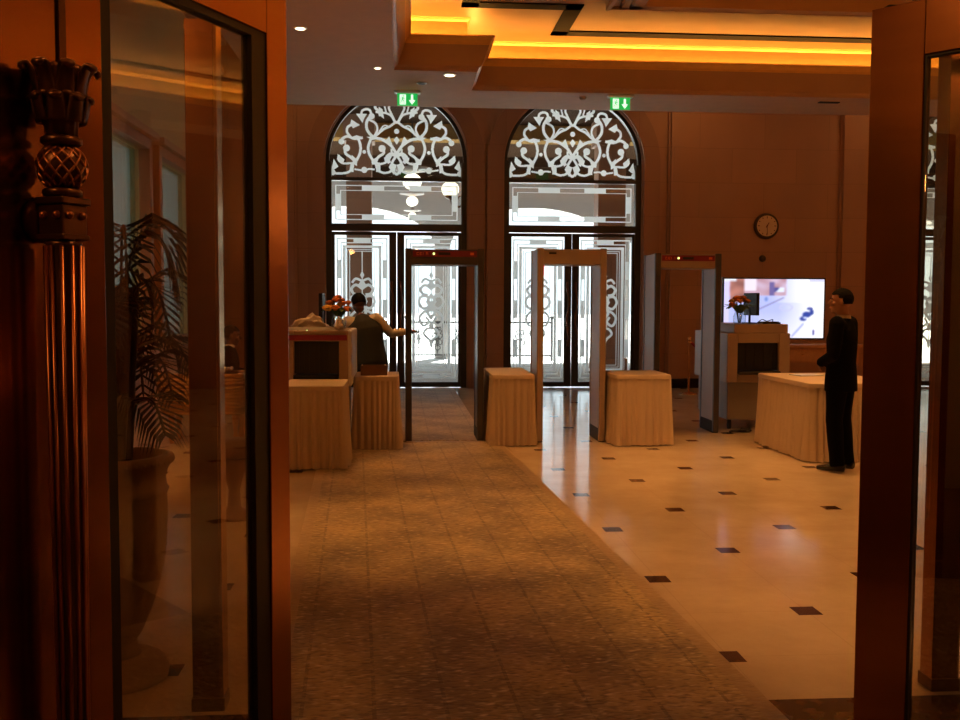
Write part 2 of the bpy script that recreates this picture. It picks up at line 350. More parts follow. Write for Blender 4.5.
def smooth(me, on=True):
    for p in me.polygons: p.use_smooth = on
def obj(name, bm, material, parent=None, sm=False, bevel=0.0, mods=()):
    me = D.meshes.new(name)
    bmesh.ops.recalc_face_normals(bm, faces=bm.faces)
    bm.to_mesh(me); bm.free(); me.materials.append(material)
    o = D.objects.new(name, me); COL.objects.link(o)
    if sm: smooth(me)
    if bevel:
        b = o.modifiers.new('bevel', 'BEVEL'); b.width = bevel; b.segments = 2; b.limit_method = 'ANGLE'
    if parent: o.parent = parent
    return o
def bxo(name, dims, material, parent=None, bevel=0.0, mtx=None):
    bm = bmesh.new(); box(bm, *dims, mtx=mtx); return obj(name, bm, material, parent, bevel=bevel)
def tag(o, label, cat_, group=None, kind=None):
    o['label'] = label; o['category'] = cat_
    if group: o['group'] = group
    if kind: o['kind'] = kind
    return o
def struct(o, label=None):
    o['kind'] = 'structure'
    if label: o['label'] = label
    return o
def thing(name, loc, rz, label, cat_, group=None):
    o = D.objects.new(name, None); COL.objects.link(o); o.location = loc; o.rotation_euler = (0, 0, rz); o.empty_display_size = 0.1
    return tag(o, label, cat_, group)
def copy_tree(o, parent=None):
    c = o.copy(); COL.objects.link(c); c.parent = parent
    for ch in list(o.children): copy_tree(ch, c)
    return c

# ================================================================== SETTING
YW = 17.5          # face of the entrance wall
XL, XR = -3.3, 13.0
ZS = 4.45          # lower ceiling
bm = bmesh.new(); box(bm, XL-0.3, XR+0.3, -3.2, YW+0.3, -0.15, 0)
struct(obj('floor', bm, M_floor), 'polished cream marble floor with small dark square insets')
bm = bmesh.new(); box(bm, -40, 60, YW+0.3, 130, -0.2, -0.02)
struct(obj('ground', bm, M_pave), 'pale sunlit paving outside the entrance doors')

# ---- entrance wall with arched openings
DOORS = [(-0.165, 1.25), (3.0, 1.25), (10.4, 1.25)]   # centre x, half width
ZC = 4.03                                            # arch centre height
TOPZ = 6.25
bm = bmesh.new()
def arch_z(x, c, r): return ZC+math.sqrt(max(0, r*r-(x-c)**2))
xs_solid = []; x = XL-0.3
for c, r in DOORS: xs_solid.append((x, c-r)); x = c+r
xs_solid.append((x, XR+0.3))
for a, b in xs_solid: box(bm, a, b, YW, YW+0.4, 0, TOPZ)
for c, r in DOORS:
    n = 40
    for k in range(n):
        a0 = PI-PI*k/n; a1 = PI-PI*(k+1)/n
        xa, xb = c+r*math.cos(a0), c+r*math.cos(a1); za, zb = ZC+r*math.sin(a0), ZC+r*math.sin(a1)
        v = [bm.verts.new(p) for p in ((xa, YW, za), (xb, YW, zb), (xb, YW, TOPZ), (xa, YW, TOPZ), (xa, YW+0.4, za), (xb, YW+0.4, zb), (xb, YW+0.4, TOPZ), (xa, YW+0.4, TOPZ))]
        for f in ((0, 1, 2, 3), (7, 6, 5, 4), (0, 4, 5, 1), (3, 2, 6, 7)): bm.faces.new([v[i] for i in f])
struct(obj('wall_back', bm, M_wall), 'brown stone entrance wall with arched door openings')
# raised archivolt and side bands around each opening
for i, (c, r) in enumerate(DOORS):
    bm = bmesh.new(); ro = r+0.31; ri = r+0.02; y0, y1 = YW-0.07, YW
    prof = [(c-ro, 0.0), (c-ro, ZC)] ; n = 36
    outer = [(c-ro, 0)]+[(c+ro*math.cos(PI-PI*k/n), ZC+ro*math.sin(PI-PI*k/n)) for k in range(n+1)]+[(c+ro, 0)]
    inner = [(c-ri, 0)]+[(c+ri*math.cos(PI-PI*k/n), ZC+ri*math.sin(PI-PI*k/n)) for k in range(n+1)]+[(c+ri, 0)]
    O0 = [bm.verts.new((p[0], y0, p[1])) for p in outer]; I0 = [bm.verts.new((p[0], y0, p[1])) for p in inner]
    O1 = [bm.verts.new((p[0], y1, p[1])) for p in outer]; I1 = [bm.verts.new((p[0], y1, p[1])) for p in inner]
    for k in range(len(outer)-1):
        bm.faces.new((O0[k], O0[k+1], I0[k+1], I0[k])); bm.faces.new((O1[k], O1[k+1], O0[k+1], O0[k])); bm.faces.new((I0[k], I0[k+1], I1[k+1], I1[k]))
    struct(obj('trim_%d' % (i+1), bm, M_wall_dark), 'stone band framing an arched doorway')
# pilasters on the entrance wall
for i, (a, b) in enumerate(((-2.45, -1.95), (4.75, 5.0), (7.95, 8.35), (12.1, 12.5))):
    bm = bmesh.new(); box(bm, a, b, YW-0.10, YW, 0, TOPZ); box(bm, a-0.04, a, YW-0.05, YW, 0, TOPZ); box(bm, b, b+0.04, YW-0.05, YW, 0, TOPZ)
    struct(obj('trim_%d' % (i+4), bm, M_wall), 'flat stone pilaster on the entrance wall')
bm = bmesh.new()
for a, b in xs_solid: box(bm, max(a, XL)+0.4*(a > XL), b-0.38*(b < XR), YW-0.115, YW-0.0, 0, 0.17)
struct(obj('baseboard_back', bm, M_skirt), 'low black marble skirting under the entrance wall')

# ---- side walls
bm = bmesh.new()
WIN = [(10.75, 12.7, 1.05, 3.45), (13.3, 15.3, 1.05, 3.45)]
ys = [(-3.2, WIN[0][0]), (WIN[0][1], WIN[1][0]), (WIN[1][1], YW)]
for a, b in ys: box(bm, XL-0.3, XL, a, b, 0, TOPZ)
for y0, y1, z0, z1 in WIN: box(bm, XL-0.3, XL, y0, y1, 0, z0); box(bm, XL-0.3, XL, y0, y1, z1, TOPZ)
struct(obj('wall_left', bm, M_beigewall), 'ochre side wall with two tall windows')
bm = bmesh.new(); box(bm, XR, XR+0.3, -3.2, YW, 0, TOPZ); struct(obj('wall_right', bm, M_wall), 'stone side wall')
bm = bmesh.new(); box(bm, XL, XR, -3.5, -3.2, 0, TOPZ); struct(obj('wall_front', bm, M_wall_dark), 'dark stone wall behind the viewer')
bm = bmesh.new(); box(bm, XL, XL+0.12, 15.9, YW-0.11, 0, 5.45); box(bm, XL, XL+0.17, 15.8, YW-0.11, 5.45, 5.6)
struct(obj('trim_8', bm, M_orangewood), 'orange lacquered wood corner panel with cornice')
bm = bmesh.new(); box(bm, XL, XL+0.10, 3.5, YW-0.11, 5.80, 5.94); box(bm, XL, XL+0.22, 3.5, YW-0.11, 5.94, 6.15)
struct(obj('trim_9', bm, M_ceil), 'stepped cornice along the left wall')
bm = bmesh.new(); box(bm, XL, XL+0.03, 3.5, 15.8, 0, 0.9)
struct(obj('trim_10', bm, M_wood), 'dark wood wainscot along the left wall')
for i, (y0, y1, z0, z1) in enumerate(WIN):
    root = thing('window_%d' % (i+1), (XL, 0, 0), 0, 'x', 'window'); del root['category']
    struct(root, ('nearer' if i == 0 else 'farther')+' tall window in the left wall, grey-blue blind behind orange wood frame')
    bm = bmesh.new(); f = 0.13
    box(bm, -0.05, 0.09, y0-f, y0+0.02, z0-f, z1+f); box(bm, -0.05, 0.09, y1-0.02, y1+f, z0-f, z1+f)
    box(bm, -0.05, 0.09, y0, y1, z1, z1+f)
    obj('window_frame', bm, M_orangewood, root, bevel=0.01)
    bm = bmesh.new(); box(bm, -0.05, 0.17, y0-f-0.05, y1+f+0.05, z1+f, z1+f+0.09); obj('window_head', bm, M_ceil, root, bevel=0.01)
    bm = bmesh.new(); box(bm, -0.05, 0.15, y0-f, y1+f, z0-0.09, z0); obj('window_sill', bm, M_ceil, root, bevel=0.01)
    bm = bmesh.new(); n = 60
    for k in range(n):
        ya, yb = y0+(y1-y0)*k/n, y0+(y1-y0)*(k+1)/n
        xa, xb = -0.17+0.012*math.sin(k*1.3), -0.17+0.012*math.sin((k+1)*1.3)
        bm.faces.new([bm.verts.new(p) for p in ((xa, ya, z0), (xb, yb, z0), (xb, yb, z1), (xa, ya, z1))])
    obj('blind', bm, M_blind, root)
    bm = bmesh.new(); box(bm, -0.11, -0.10, y0, y1, z0, z1); obj('window_pane', bm, M_glass, root)

# ---- ceiling: soffit with stepped coffer
NEAR, EDGE = 4.0, 14.8
CO = [(-0.15, 4.2), (12.2, 4.2), (12.2, 13.6), (0.9, 13.6), (0.9, 12.51), (-0.15, 12.51)]  # coffer outline, counterclockwise
bm = bmesh.new()
for x0, x1, y0, y1 in ((-2.0, -0.15, NEAR-0.5, EDGE), (-0.15, 0.9, 12.51, EDGE), (0.9, XR, 13.6, EDGE), (12.2, XR, NEAR-.5, 13.6), (-0.15, 12.2, NEAR-.5, 4.2)):
    box(bm, x0, x1, y0, y1, ZS, ZS+0.12)
box(bm, -2.0, XR, EDGE-0.12, EDGE, ZS+0.12, TOPZ); box(bm, -2.0, -1.88, 3.45, EDGE-0.12, ZS+0.12, TOPZ); box(bm, XL, -2.0, 3.3, EDGE, TOPZ-0.1, TOPZ)
struct(obj('ceiling', bm, M_ceil), 'flat plaster ceiling around the gold coffer')
def sweep_profile(outline, prof):
    """prof: list of (inset, z); inset towards the inside of the counterclockwise outline."""
    bm = bmesh.new(); n = len(outline); rings = []
    for ins, z in prof:
        ring = []
        for i in range(n):
            p0, p1, p2 = Vector(outline[i-1]), Vector(outline[i]), Vector(outline[(i+1) % n])
            d1 = (p1-p0).normalized(); d2 = (p2-p1).normalized(); n1 = Vector((-d1.y, d1.x)); n2 = Vector((-d2.y, d2.x))
            q = p1+(n1+n2)*ins; ring.append(bm.verts.new((q.x, q.y, z)))
        rings.append(ring)
    for a, b in zip(rings, rings[1:]):
        for i in range(n): bm.faces.new((a[i], a[(i+1) % n], b[(i+1) % n], b[i]))
    return bm
struct(obj('trim_11', sweep_profile(CO, [(0, ZS), (0.02, ZS+0.04), (0.05, ZS+0.06), (0.10, ZS+0.20), (0.14, ZS+0.30)]), M_mould), 'sloping moulding around the coffer')
struct(obj('trim_12', sweep_profile(CO, [(0.14, ZS+0.30), (0.15, ZS+0.33), (0.19, ZS+0.38), (0.21, ZS+0.39), (0.19, ZS+0.41), (0.12, ZS+0.36), (-0.12, ZS+0.36)]), M_gold), 'gilded lip of the light cove')
struct(obj('trim_13', sweep_profile(CO, [(-0.12, ZS+0.36), (-0.12, 5.10), (-0.10, 5.12), (-0.08, 5.15)]), M_gold), 'gilded inner wall of the light cove')
led = obj('cove_light_strip', sweep_profile(CO, [(-0.02, ZS+0.375), (0.02, ZS+0.375)]), M_led)
tag(led, 'amber light strip hidden in the gold ceiling cove', 'cove light')
bm = bmesh.new()
TX0, TX1, TY0, TY1 = 2.75, 9.1, 6.1, 11.72
box(bm, -0.35, TX0, 4.0, 13.8, 5.15, 5.25); box(bm, TX1, 12.4, 4.0, 13.8, 5.15, 5.25); box(bm, TX0, TX1, 4.0, TY0, 5.15, 5.25); box(bm, TX0, TX1, TY1, 13.8, 5.15, 5.25)
box(bm, TX0-0.3, TX1+0.3, TY0-0.3, TY1+0.3, 5.62, 5.70)
struct(obj('ceiling_coffer', bm, M_goldceil), 'gold coffered ceiling panel')
bm = bmesh.new()
def strip(a, b, w, z0, z1):
    (x0, y0), (x1, y1) = a, b
    box(bm, min(x0, x1)-w/2, max(x0, x1)+w/2, min(y0, y1)-w/2, max(y0, y1)+w/2, z0, z1)
IN = [(0.78, 12.04), (2.05, 12.04), (2.05, 13.19), (11.7, 13.19), (11.7, 4.8), (0.78, 4.8), (0.78, 12.04)]
for a, b in zip(IN, IN[1:]): strip(a, b, 0.21, 5.135, 5.155)
struct(obj('trim_14', bm, M_black_inlay), 'black stone inlay line stepping around the gold ceiling')
bm = bmesh.new()
TR = [(TX0, TY0), (TX1, TY0), (TX1, TY1), (TX0, TY1)]
def ring(off, w_, z0, z1):
    a, b, c, d = TX0-off, TX1+off, TY0-off, TY1+off
    for p, q in (((a, c), (b, c)), ((b, c), (b, d)), ((b, d), (a, d)), ((a, d), (a, c))): strip(p, q, w_, z0, z1)
ring(0.0, 0.14, 5.06, 5.26); ring(0.28, 0.05, 5.11, 5.155); ring(0.12, 0.08, 5.09, 5.155)
struct(obj('trim_15', bm, M_mould), 'raised inner frame of the gold ceiling')
struct(obj('trim_16', sweep_profile(TR, [(-0.07, 5.26), (-0.26, 5.26), (-0.26, 5.58), (-0.22, 5.62)]), M_gold), 'gilded wall of the inner ceiling tray')
led2 = obj('cove_light_strip', sweep_profile(TR, [(-0.13, 5.275), (-0.10, 5.275)]), M_led)
tag(led2, 'amber light strip hidden in the inner raised ceiling tray', 'cove light')
bm = bmesh.new(); box(bm, XL, XR, EDGE, YW, TOPZ-0.1, TOPZ); struct(obj('ceiling_entrance', bm, M_ceil), 'high ceiling strip before the entrance wall')
bm = bmesh.new(); box(bm, XL, XR, -3.2, 3.30, 3.55, 3.68); box(bm, XL, XR, 3.30, 3.45, 3.55, TOPZ)
struct(obj('ceiling_lobby', bm, M_mould), 'low ceiling over the bronze doors')

# ================================================================== ENTRANCE DOORS
def lun(u, v): return ((u-13)/473.0, (660-v)/473.0)
SCROLL = [([(13, 470), (60, 400), (130, 352), (205, 332), (255, 280), (266, 225), (250, 180), (222, 160)], 16),
 ([(25, 205), (70, 240), (120, 262), (170, 305), (210, 340)], 13), ([(30, 200), (60, 150), (105, 130), (150, 125), (185, 122)], 12),
 ([(210, 335), (176, 275), (188, 218), (242, 188)], 12), ([(80, 240), (120, 235), (160, 285)], 8),
 ([(228, 345), (250, 410), (243, 470), (212, 525)], 15), ([(132, 425), (122, 462), (165, 495), (205, 535)], 15),
 ([(55, 430), (60, 480), (90, 530), (140, 552), (190, 545)], 12), ([(188, 555), (172, 600), (130, 626), (80, 622), (52, 598), (62, 560)], 13),
 ([(332, 350), (316, 405), (320, 465), (348, 525)], 15), ([(300, 338), (370, 345), (420, 328), (458, 342), (480, 368)], 15),
 ([(400, 330), (428, 290), (420, 250), (380, 228)], 14), ([(445, 430), (440, 470), (400, 500), (350, 545)], 15),
 ([(350, 548), (400, 550), (460, 552), (498, 525), (496, 485)], 12), ([(378, 560), (390, 602), (430, 630), (500, 637), (550, 632)], 13),
 ([(222, 150), (235, 112), (265, 100), (300, 116), (312, 160)], 13), ([(186, 45), (192, 85), (165, 112), (150, 150)], 15),
 ([(50, 30), (78, 80), (62, 125), (30, 190), (13, 210)], 12), ([(200, 600), (250, 598), (285, 610), (365, 600)], 10),
 ([(13, 480), (52, 545), (40, 610), (13, 640)], 14), ([(20, 480), (60, 470), (95, 500), (75, 540)], 20),
 ([(55, 40), (85, -5), (60, -45), (13, -55)], 12), ([(186, 45), (225, 20), (215, -12), (180, -10)], 13), ([(100, 125), (115, 60), (110, 10)], 9)]
BLOBS = [(222, 158, 26), (135, 425, 30), (432, 425, 29), (475, 372, 24), (285, 455, 16), (550, 628, 26), (285, 605, 26), (180, -8, 18), (13, 280, 22)]
LEAVES = [([(165, 345), (215, 325), (265, 330), (215, 355)], 0), ([(300, 330), (350, 318), (395, 335), (340, 360)], 0), ([(50, 390), (75, 320), (118, 372), (80, 378)], 0),
 ([(320, 232), (392, 186), (400, 225), (378, 262)], 0), ([(262, 140), (352, 140), (298, 215), (285, 180)], 0), ([(130, 100), (165, 75), (155, 150), (118, 178)], 0),
 ([(505, 475), (512, 520), (460, 552), (450, 520)], 0), ([(540, 515), (548, 560), (565, 625), (500, 580)], 0), ([(160, 490), (225, 520), (220, 560), (180, 555)], 0),
 ([(345, 520), (390, 480), (380, 555), (345, 575)], 0), ([(150, 560), (190, 560), (185, 620), (150, 625)], 0), ([(370, 560), (400, 560), (410, 620), (375, 625)], 0),
 ([(13, 320), (38, 352), (13, 392), (2, 352)], 0), ([(60, 480), (120, 500), (110, 545), (70, 520)], 0), ([(13, 560), (60, 540), (80, 580), (40, 640)], 0)]
def poly_plate(bm, pts, y, th=0.004):
    a = [bm.verts.new((p[0], y-th/2, p[1])) for p in pts]; b = [bm.verts.new((p[0], y+th/2, p[1])) for p in pts]
    bm.faces.new(a); bm.faces.new(list(reversed(b))); n = len(pts)
    for i in range(n): bm.faces.new((a[i], b[i], b[(i+1) % n], a[(i+1) % n]))
class Film:
    """an etched marking: one flat sheet, assembled cell by cell so that overlapping strokes stay one layer"""
    def __init__(self, cell=0.006): self.c = cell; self.on = set()
    def poly(self, pts):
        c = self.c; xs = [p[0] for p in pts]; zs = [p[1] for p in pts]; n = len(pts)
        for jz in range(int(math.floor(min(zs)/c)), int(math.ceil(max(zs)/c))+1):
            z = (jz+0.5)*c; cr_ = []
            for k in range(n):
                (xa, za), (xb, zb) = pts[k], pts[(k+1) % n]
                if (za <= z) != (zb <= z): cr_.append(xa+(z-za)/(zb-za)*(xb-xa))
            cr_.sort()
            for a, b in zip(cr_[::2], cr_[1::2]):
                for ix in range(int(math.ceil(a/c-0.5)), int(math.floor(b/c-0.5))+1): self.on.add((ix, jz))
    def stroke(self, pts, w_, sub=6):
        P = cat([(p[0], 0, p[1]) for p in pts], sub) if len(pts) > 2 else [Vector((p[0], 0, p[1])) for p in pts]
        for a, b in zip(P, P[1:]):
            t = b-a
            if t.length < 1e-6: continue
            t.normalize(); nn = Vector((-t.z, 0, t.x))*w_/2; e = t*w_*0.2
            self.poly([(q.x, q.z) for q in (a-e+nn, b+e+nn, b+e-nn, a-e-nn)])
    def dot(self, x, z, rr): self.poly([(x+rr*math.cos(PI*k/8), z+rr*math.sin(PI*k/8)) for k in range(16)])
    def rect(self, a, b, c, d): self.poly([(a, c), (b, c), (b, d), (a, d)])
    def band(self, x0, x1, z0, z1, w_):
        self.rect(x0, x1, z0, z0+w_); self.rect(x0, x1, z1-w_, z1); self.rect(x0, x0+w_, z0, z1); self.rect(x1-w_, x1, z0, z1)
    def mesh(self, name, y):
        c = self.c; bm = bmesh.new(); vs = {}
        def V(i, j):
            if (i, j) not in vs: vs[(i, j)] = bm.verts.new((i*c, y, j*c))
            return vs[(i, j)]
        rows = {}
        for i, j in self.on: rows.setdefault(j, []).append(i)
        for j, xs in rows.items():
            xs.sort(); st = xs[0]; pv = st
            for x in xs[1:]+[None]:
                if x is not None and x == pv+1: pv = x; continue
                bm.faces.new((V(st, j), V(pv+1, j), V(pv+1, j+1), V(st, j+1)))
                if x is not None: st = pv = x
        me = D.meshes.new(name); bm.to_mesh(me); bm.free(); me.materials.append(M_frost); return me
def add_mesh(name, me, parent, loc=(0, 0, 0), flip=False):
    o = D.objects.new(name, me); COL.objects.link(o); o.parent = parent; o.location = loc
    return o
fl = Film(0.006)
for sgn in (1, -1):
    for pts, w_ in SCROLL: fl.stroke([(sgn*lun(*p)[0], 3.77+lun(*p)[1]) for p in pts], w_*1.5/473)
    for u, v, rr in BLOBS: fl.dot(sgn*lun(u, v)[0], 3.77+lun(u, v)[1], rr/473)
    for pts, _ in LEAVES: fl.poly([(sgn*lun(*p)[0], 3.77+lun(*p)[1]) for p in pts])
FILM_LUN = fl.mesh('etched_scrollwork', 0.012)
MED = [([(0.0, 0.30), (0.10, 0.36), (0.17, 0.30), (0.14, 0.22), (0.06, 0.20)], .045), ([(0.02, 0.16), (0.15, 0.18), (0.20, 0.08), (0.13, -0.02), (0.04, 0.02), (0.07, 0.10)], .042),
       ([(0.02, -0.05), (0.12, -0.08), (0.19, -0.18), (0.13, -0.30), (0.04, -0.24), (0.08, -0.16)], .042), ([(0.0, -0.34), (0.08, -0.36), (0.12, -0.44), (0.04, -0.52), (0.0, -0.60)], .04),
       ([(0.02, 0.02), (0.06, -0.08), (0.0, -0.18)], .05), ([(0.0, 0.20), (0.05, 0.12), (0.0, 0.04)], .05), ([(0.0, 0.42), (0.10, 0.46), (0.16, 0.40)], .04)]
MEDD = ((0.52, 0.035, 0.07), (0.37, 0.06, 0.09), (-0.30, .05, .08), (-0.62, .03, .06), (0.0, .03, .08))
def leaf_film(gw):
    """border and medallion for a pane gw wide (x from 0 to gw), z as built"""
    fl = Film(0.006); x0, x1, z0, z1 = 0.03, gw-0.03, 0.16, 2.68; mx = gw/2
    fl.band(x0, x1, z0, z1, 0.022); fl.band(x0+0.075, x1-0.075, z0+0.075, z1-0.075, 0.016)
    q = (x1-x0)*0.17; fl.rect(mx-q, mx+q, z1-0.075, z1-0.022); fl.rect(mx-q, mx+q, z0+0.022, z0+0.075)
    for fz in (0.22, 0.5, 0.78):
        zc = z0+(z1-z0)*fz; hh = (z1-z0)*0.065
        fl.rect(x0+0.022, x0+0.075, zc-hh, zc+hh); fl.rect(x1-0.075, x1-0.022, zc-hh, zc+hh)
    fl.band(x0+0.11, x1-0.11, z0+0.13, z1-0.13, 0.05); fl.band(x0+0.185, x1-0.185, z0+0.20, z1-0.20, 0.012); fl.band(x0+0.225, x1-0.225, z0+0.235, z1-0.235, 0.012)
    zc, S_ = 1.45, 1.1
    for sg in (1, -1):
        for pts, w_ in MED: fl.stroke([(mx+sg*S_*p[0], zc+S_*p[1]) for p in pts], w_*S_)
    for z, a, b in MEDD: fl.poly([(mx-a*S_, zc+z*S_), (mx, zc+(z-b)*S_), (mx+a*S_, zc+z*S_), (mx, zc+(z+b)*S_)])
    fl.stroke([(mx, zc+0.9*S_), (mx, zc-0.6*S_)], 0.018)
    return fl.mesh('etched_ornament', -0.001)
LEAF_FILM = leaf_film(1.25-0.10-0.005-0.18)
def medallion(bm, cx, zc, y, s=1.0):
    for sg in (1, -1):
        for pts, w_ in MED: ribbon(bm, [(cx+sg*s*p[0], zc+s*p[1]) for p in pts], w_*s, y, sub=5)
    for z, a, b in MEDD: poly_plate(bm, [(cx-a*s, zc+z*s), (cx, zc+(z-b)*s), (cx+a*s, zc+z*s), (cx, zc+(z+b)*s)], y)
fl = Film(0.006); x0, x1, z0, z1 = -1.25+0.16, 1.25-0.16, 3.0, 3.62
fl.band(x0, x1, z0, z1, 0.02); fl.band(x0+0.09, x1-0.09, z0+0.09, z1-0.09, 0.014)
for a, b in ((-0.62, -0.22), (0.22, 0.62)): fl.rect(a, b, z1-0.09, z1-0.02); fl.rect(a, b, z0+0.02, z0+0.09)
fl.rect(x0+0.02, x0+0.09, z0+0.16, z1-0.16); fl.rect(x1-0.09, x1-0.02, z0+0.16, z1-0.16)
FILM_TR = fl.mesh('etched_border', 0.012)

def build_door(c, r, idx, label, open_right=False):
    root = D.objects.new('door_%d' % idx, None); COL.objects.link(root); root.location = (c, YW+0.14, 0); struct(root, label)
    # fixed frame: side posts, arch bar, transom bars
    bm = bmesh.new(); fw = 0.10; y0, y1 = -0.06, 0.06
    box(bm, -r, -r+fw, y0, y1, 0, ZC); box(bm, r-fw, r, y0, y1, 0, ZC)
    n = 40
    for k in range(n):
        a0, a1 = PI-PI*k/n, PI-PI*(k+1)/n; ri = r-0.06
        P = [(r*math.cos(a0), r*math.sin(a0)), (r*math.cos(a1), r*math.sin(a1)), (ri*math.cos(a1), ri*math.sin(a1)), (ri*math.cos(a0), ri*math.sin(a0))]
        f0 = [bm.verts.new((p[0], y0, ZC+p[1])) for p in P]; f1 = [bm.verts.new((p[0], y1, ZC+p[1])) for p in P]
        bm.faces.new(f0); bm.faces.new(list(reversed(f1))); bm.faces.new((f0[2], f0[3], f1[3], f1[2]))
    box(bm, -r+fw, r-fw, y0, y1, 3.69, 3.75); box(bm, -r+fw, r-fw, y0-0.02, y1, 2.80, 2.93)
    obj('door_frame', bm, M_doorframe, root)
    # lunette glass and scrollwork
    bm = bmesh.new(); n = 40; ri = r-0.06
    pts = [(-ri, 3.75)]+[(ri*math.cos(PI-PI*k/n), ZC+ri*math.sin(PI-PI*k/n)) for k in range(n+1)]+[(ri, 3.75)]
    poly_plate(bm, pts, 0.02, 0.008); lg = obj('lunette_glass', bm, M_glass, root)
    add_mesh('etched_scrollwork', FILM_LUN, lg)
    # transom light
    bm = bmesh.new(); box(bm, -r+fw, r-fw, 0.016, 0.024, 2.93, 3.69); tg = obj('transom_glass', bm, M_glass, root)
    add_mesh('etched_border', FILM_TR, tg)
    # leaves
    for sgn in (-1, 1):
        xa, xb = (-r+fw, -0.005) if sgn < 0 else (0.005, r-fw)
        bm = bmesh.new(); s_in, s_out, rb = 0.13, 0.05, 0.09
        L0 = xa; L1 = xb
        left_st = s_out if sgn < 0 else s_in; right_st = s_in if sgn < 0 else s_out
        box(bm, L0, L0+left_st, -0.03, 0.03, 0.01, 2.79); box(bm, L1-right_st, L1, -0.03, 0.03, 0.01, 2.79)
        box(bm, L0+left_st, L1-right_st, -0.03, 0.03, 2.73, 2.79); box(bm, L0+left_st, L1-right_st, -0.03, 0.03, 0.01, 0.10)
        lf = obj('door_leaf', bm, M_doorframe, root, bevel=0.004)
        g0, g1 = L0+left_st, L1-right_st
        bm = bmesh.new(); box(bm, g0, g1, 0.002, 0.010, 0.10, 2.73); obj('glass_pane', bm, M_glass, lf)
        add_mesh('etched_ornament', LEAF_FILM, lf, (g0, 0, 0))
        # wavy dark pull handle beside the meeting stile
        hx = -0.075 if sgn < 0 else 0.075
        bm = bmesh.new()
        tube(bm, [(hx+0.02*math.sin(k*0.9), -0.09, 0.75+k*0.09) for k in range(14)], [0.018+0.008*(k % 3 == 0) for k in range(14)], 8)
        tube(bm, [(hx, -0.09, 0.85), (hx, -0.03, 0.85)], 0.012, 6); tube(bm, [(hx, -0.09, 1.82), (hx, -0.03, 1.82)], 0.012, 6)
        obj('pull_handle', bm, M_bronze_dark, lf, sm=True)
    return root
build_door(*DOORS[0], 1, 'left arched double entrance door with white etched scrollwork lunette')
build_door(*DOORS[1], 2, 'middle arched double entrance door with white etched scrollwork lunette')
build_door(*DOORS[2], 3, 'rightmost arched entrance door glimpsed past the bronze leaf')

# ================================================================== OUTSIDE PORCH
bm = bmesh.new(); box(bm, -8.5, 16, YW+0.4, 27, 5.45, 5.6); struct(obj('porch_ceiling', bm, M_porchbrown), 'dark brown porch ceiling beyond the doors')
bm = bmesh.new(); box(bm, -8.5, 16, 21.7, 22.2, 5.12, 5.45); struct(obj('porch_beam', bm, M_porchgold), 'gilt beam across the porch ceiling')
bm = bmesh.new(); box(bm, -8.5, 16, 26.7, 27, 4.85, 5.45); box(bm, -8.5, 16, 26.5, 27, 5.2, 5.45)
struct(obj('porch_cornice', bm, M_porchbrown), 'brown cornice along the far side of the porch')
bm = bmesh.new()
# far arcade with arches
ARC = [(-6.5, 2.3), (-1.5, 2.3), (3.5, 2.3), (8.5, 2.3), (13.5, 2.3)]
prev = -9.0
for c, r in ARC:
    box(bm, prev, c-r, 27, 27.5, 0, 6.2); prev = c+r; n = 20
    for k in range(n):
        a0, a1 = PI-PI*k/n, PI-PI*(k+1)/n; zc = 3.0
        xa, xb = c+r*math.cos(a0), c+r*math.cos(a1); za, zb = zc+r*.5*math.sin(a0), zc+r*.5*math.sin(a1)
        v = [bm.verts.new(p) for p in ((xa, 27, za), (xb, 27, zb), (xb, 27, 6.2), (xa, 27, 6.2), (xa, 27.5, za), (xb, 27.5, zb), (xb, 27.5, 6.2), (xa, 27.5, 6.2))]
        for f in ((0, 1, 2, 3), (7, 6, 5, 4), (0, 4, 5, 1)): bm.faces.new([v[i] for i in f])
box(bm, prev, 17, 27, 27.5, 0, 6.2)
struct(obj('porch_arcade', bm, M_porch), 'pale arcade at the far side of the canopy')
for i, x0 in enumerate((-9.0, 16.0)):  # unseen side walls added to limit skylight under the porch
    bm = bmesh.new(); box(bm, x0, x0+0.5, YW+0.4, 27, -0.02, 5.6); struct(obj('porch_skylight_blocker', bm, M_wall_dark), 'added end wall keeping skylight out of the porch')
for i, (x0, x1, lab) in enumerate(((-1.25, -0.72, 'left door'), (4.1, 4.7, 'middle door'))):  # columns added as dark brown backing behind two door leaves
    bm = bmesh.new(); box(bm, x0, x1, 20.8, 21.3, 0.35, 4.9); box(bm, x0-0.06, x1+0.06, 20.74, 21.36, -0.02, 0.35); box(bm, x0-0.06, x1+0.06, 20.74, 21.36, 4.9, 5.45)
    o = obj('backing_column', bm, M_wall_dark, bevel=0.01); struct(o, 'added square brown column backing the glass of the '+lab)
def pendant(x, y, z, label, s=1.0):
    t = thing('pendant_lamp', (x, y, z), 0, label, 'lamp', 'globe pendants under the canopy')
    bm = bmesh.new(); ball(bm, (0, 0, 0), (0.2, 0.2, 0.17)); obj('globe', bm, M_globe, t, sm=True)
    bm = bmesh.new(); lathe(bm, [(0.03, 0.16), (0.17, 0.2), (0.42, 0.24), (0.43, 0.27), (0.12, 0.30), (0.02, 0.4)], 28); obj('shade_disc', bm, M_porch, t, sm=True)
    t.scale = (s, s, s); top = (5.45-z)/s; bm = bmesh.new(); tube(bm, [(0, 0, 0.3), (0, 0, top)], 0.012, 8); obj('rod', bm, M_iron, t)
pendant(0.13, 20.6, 4.05, 'large opal globe pendant nearest the left door, outside')
pendant(0.15, 23.9, 3.98, 'opal globe pendant second in the row outside the left door', 0.72)
pendant(0.17, 26.3, 3.84, 'small opal globe pendant farthest outside the left door', 0.55)
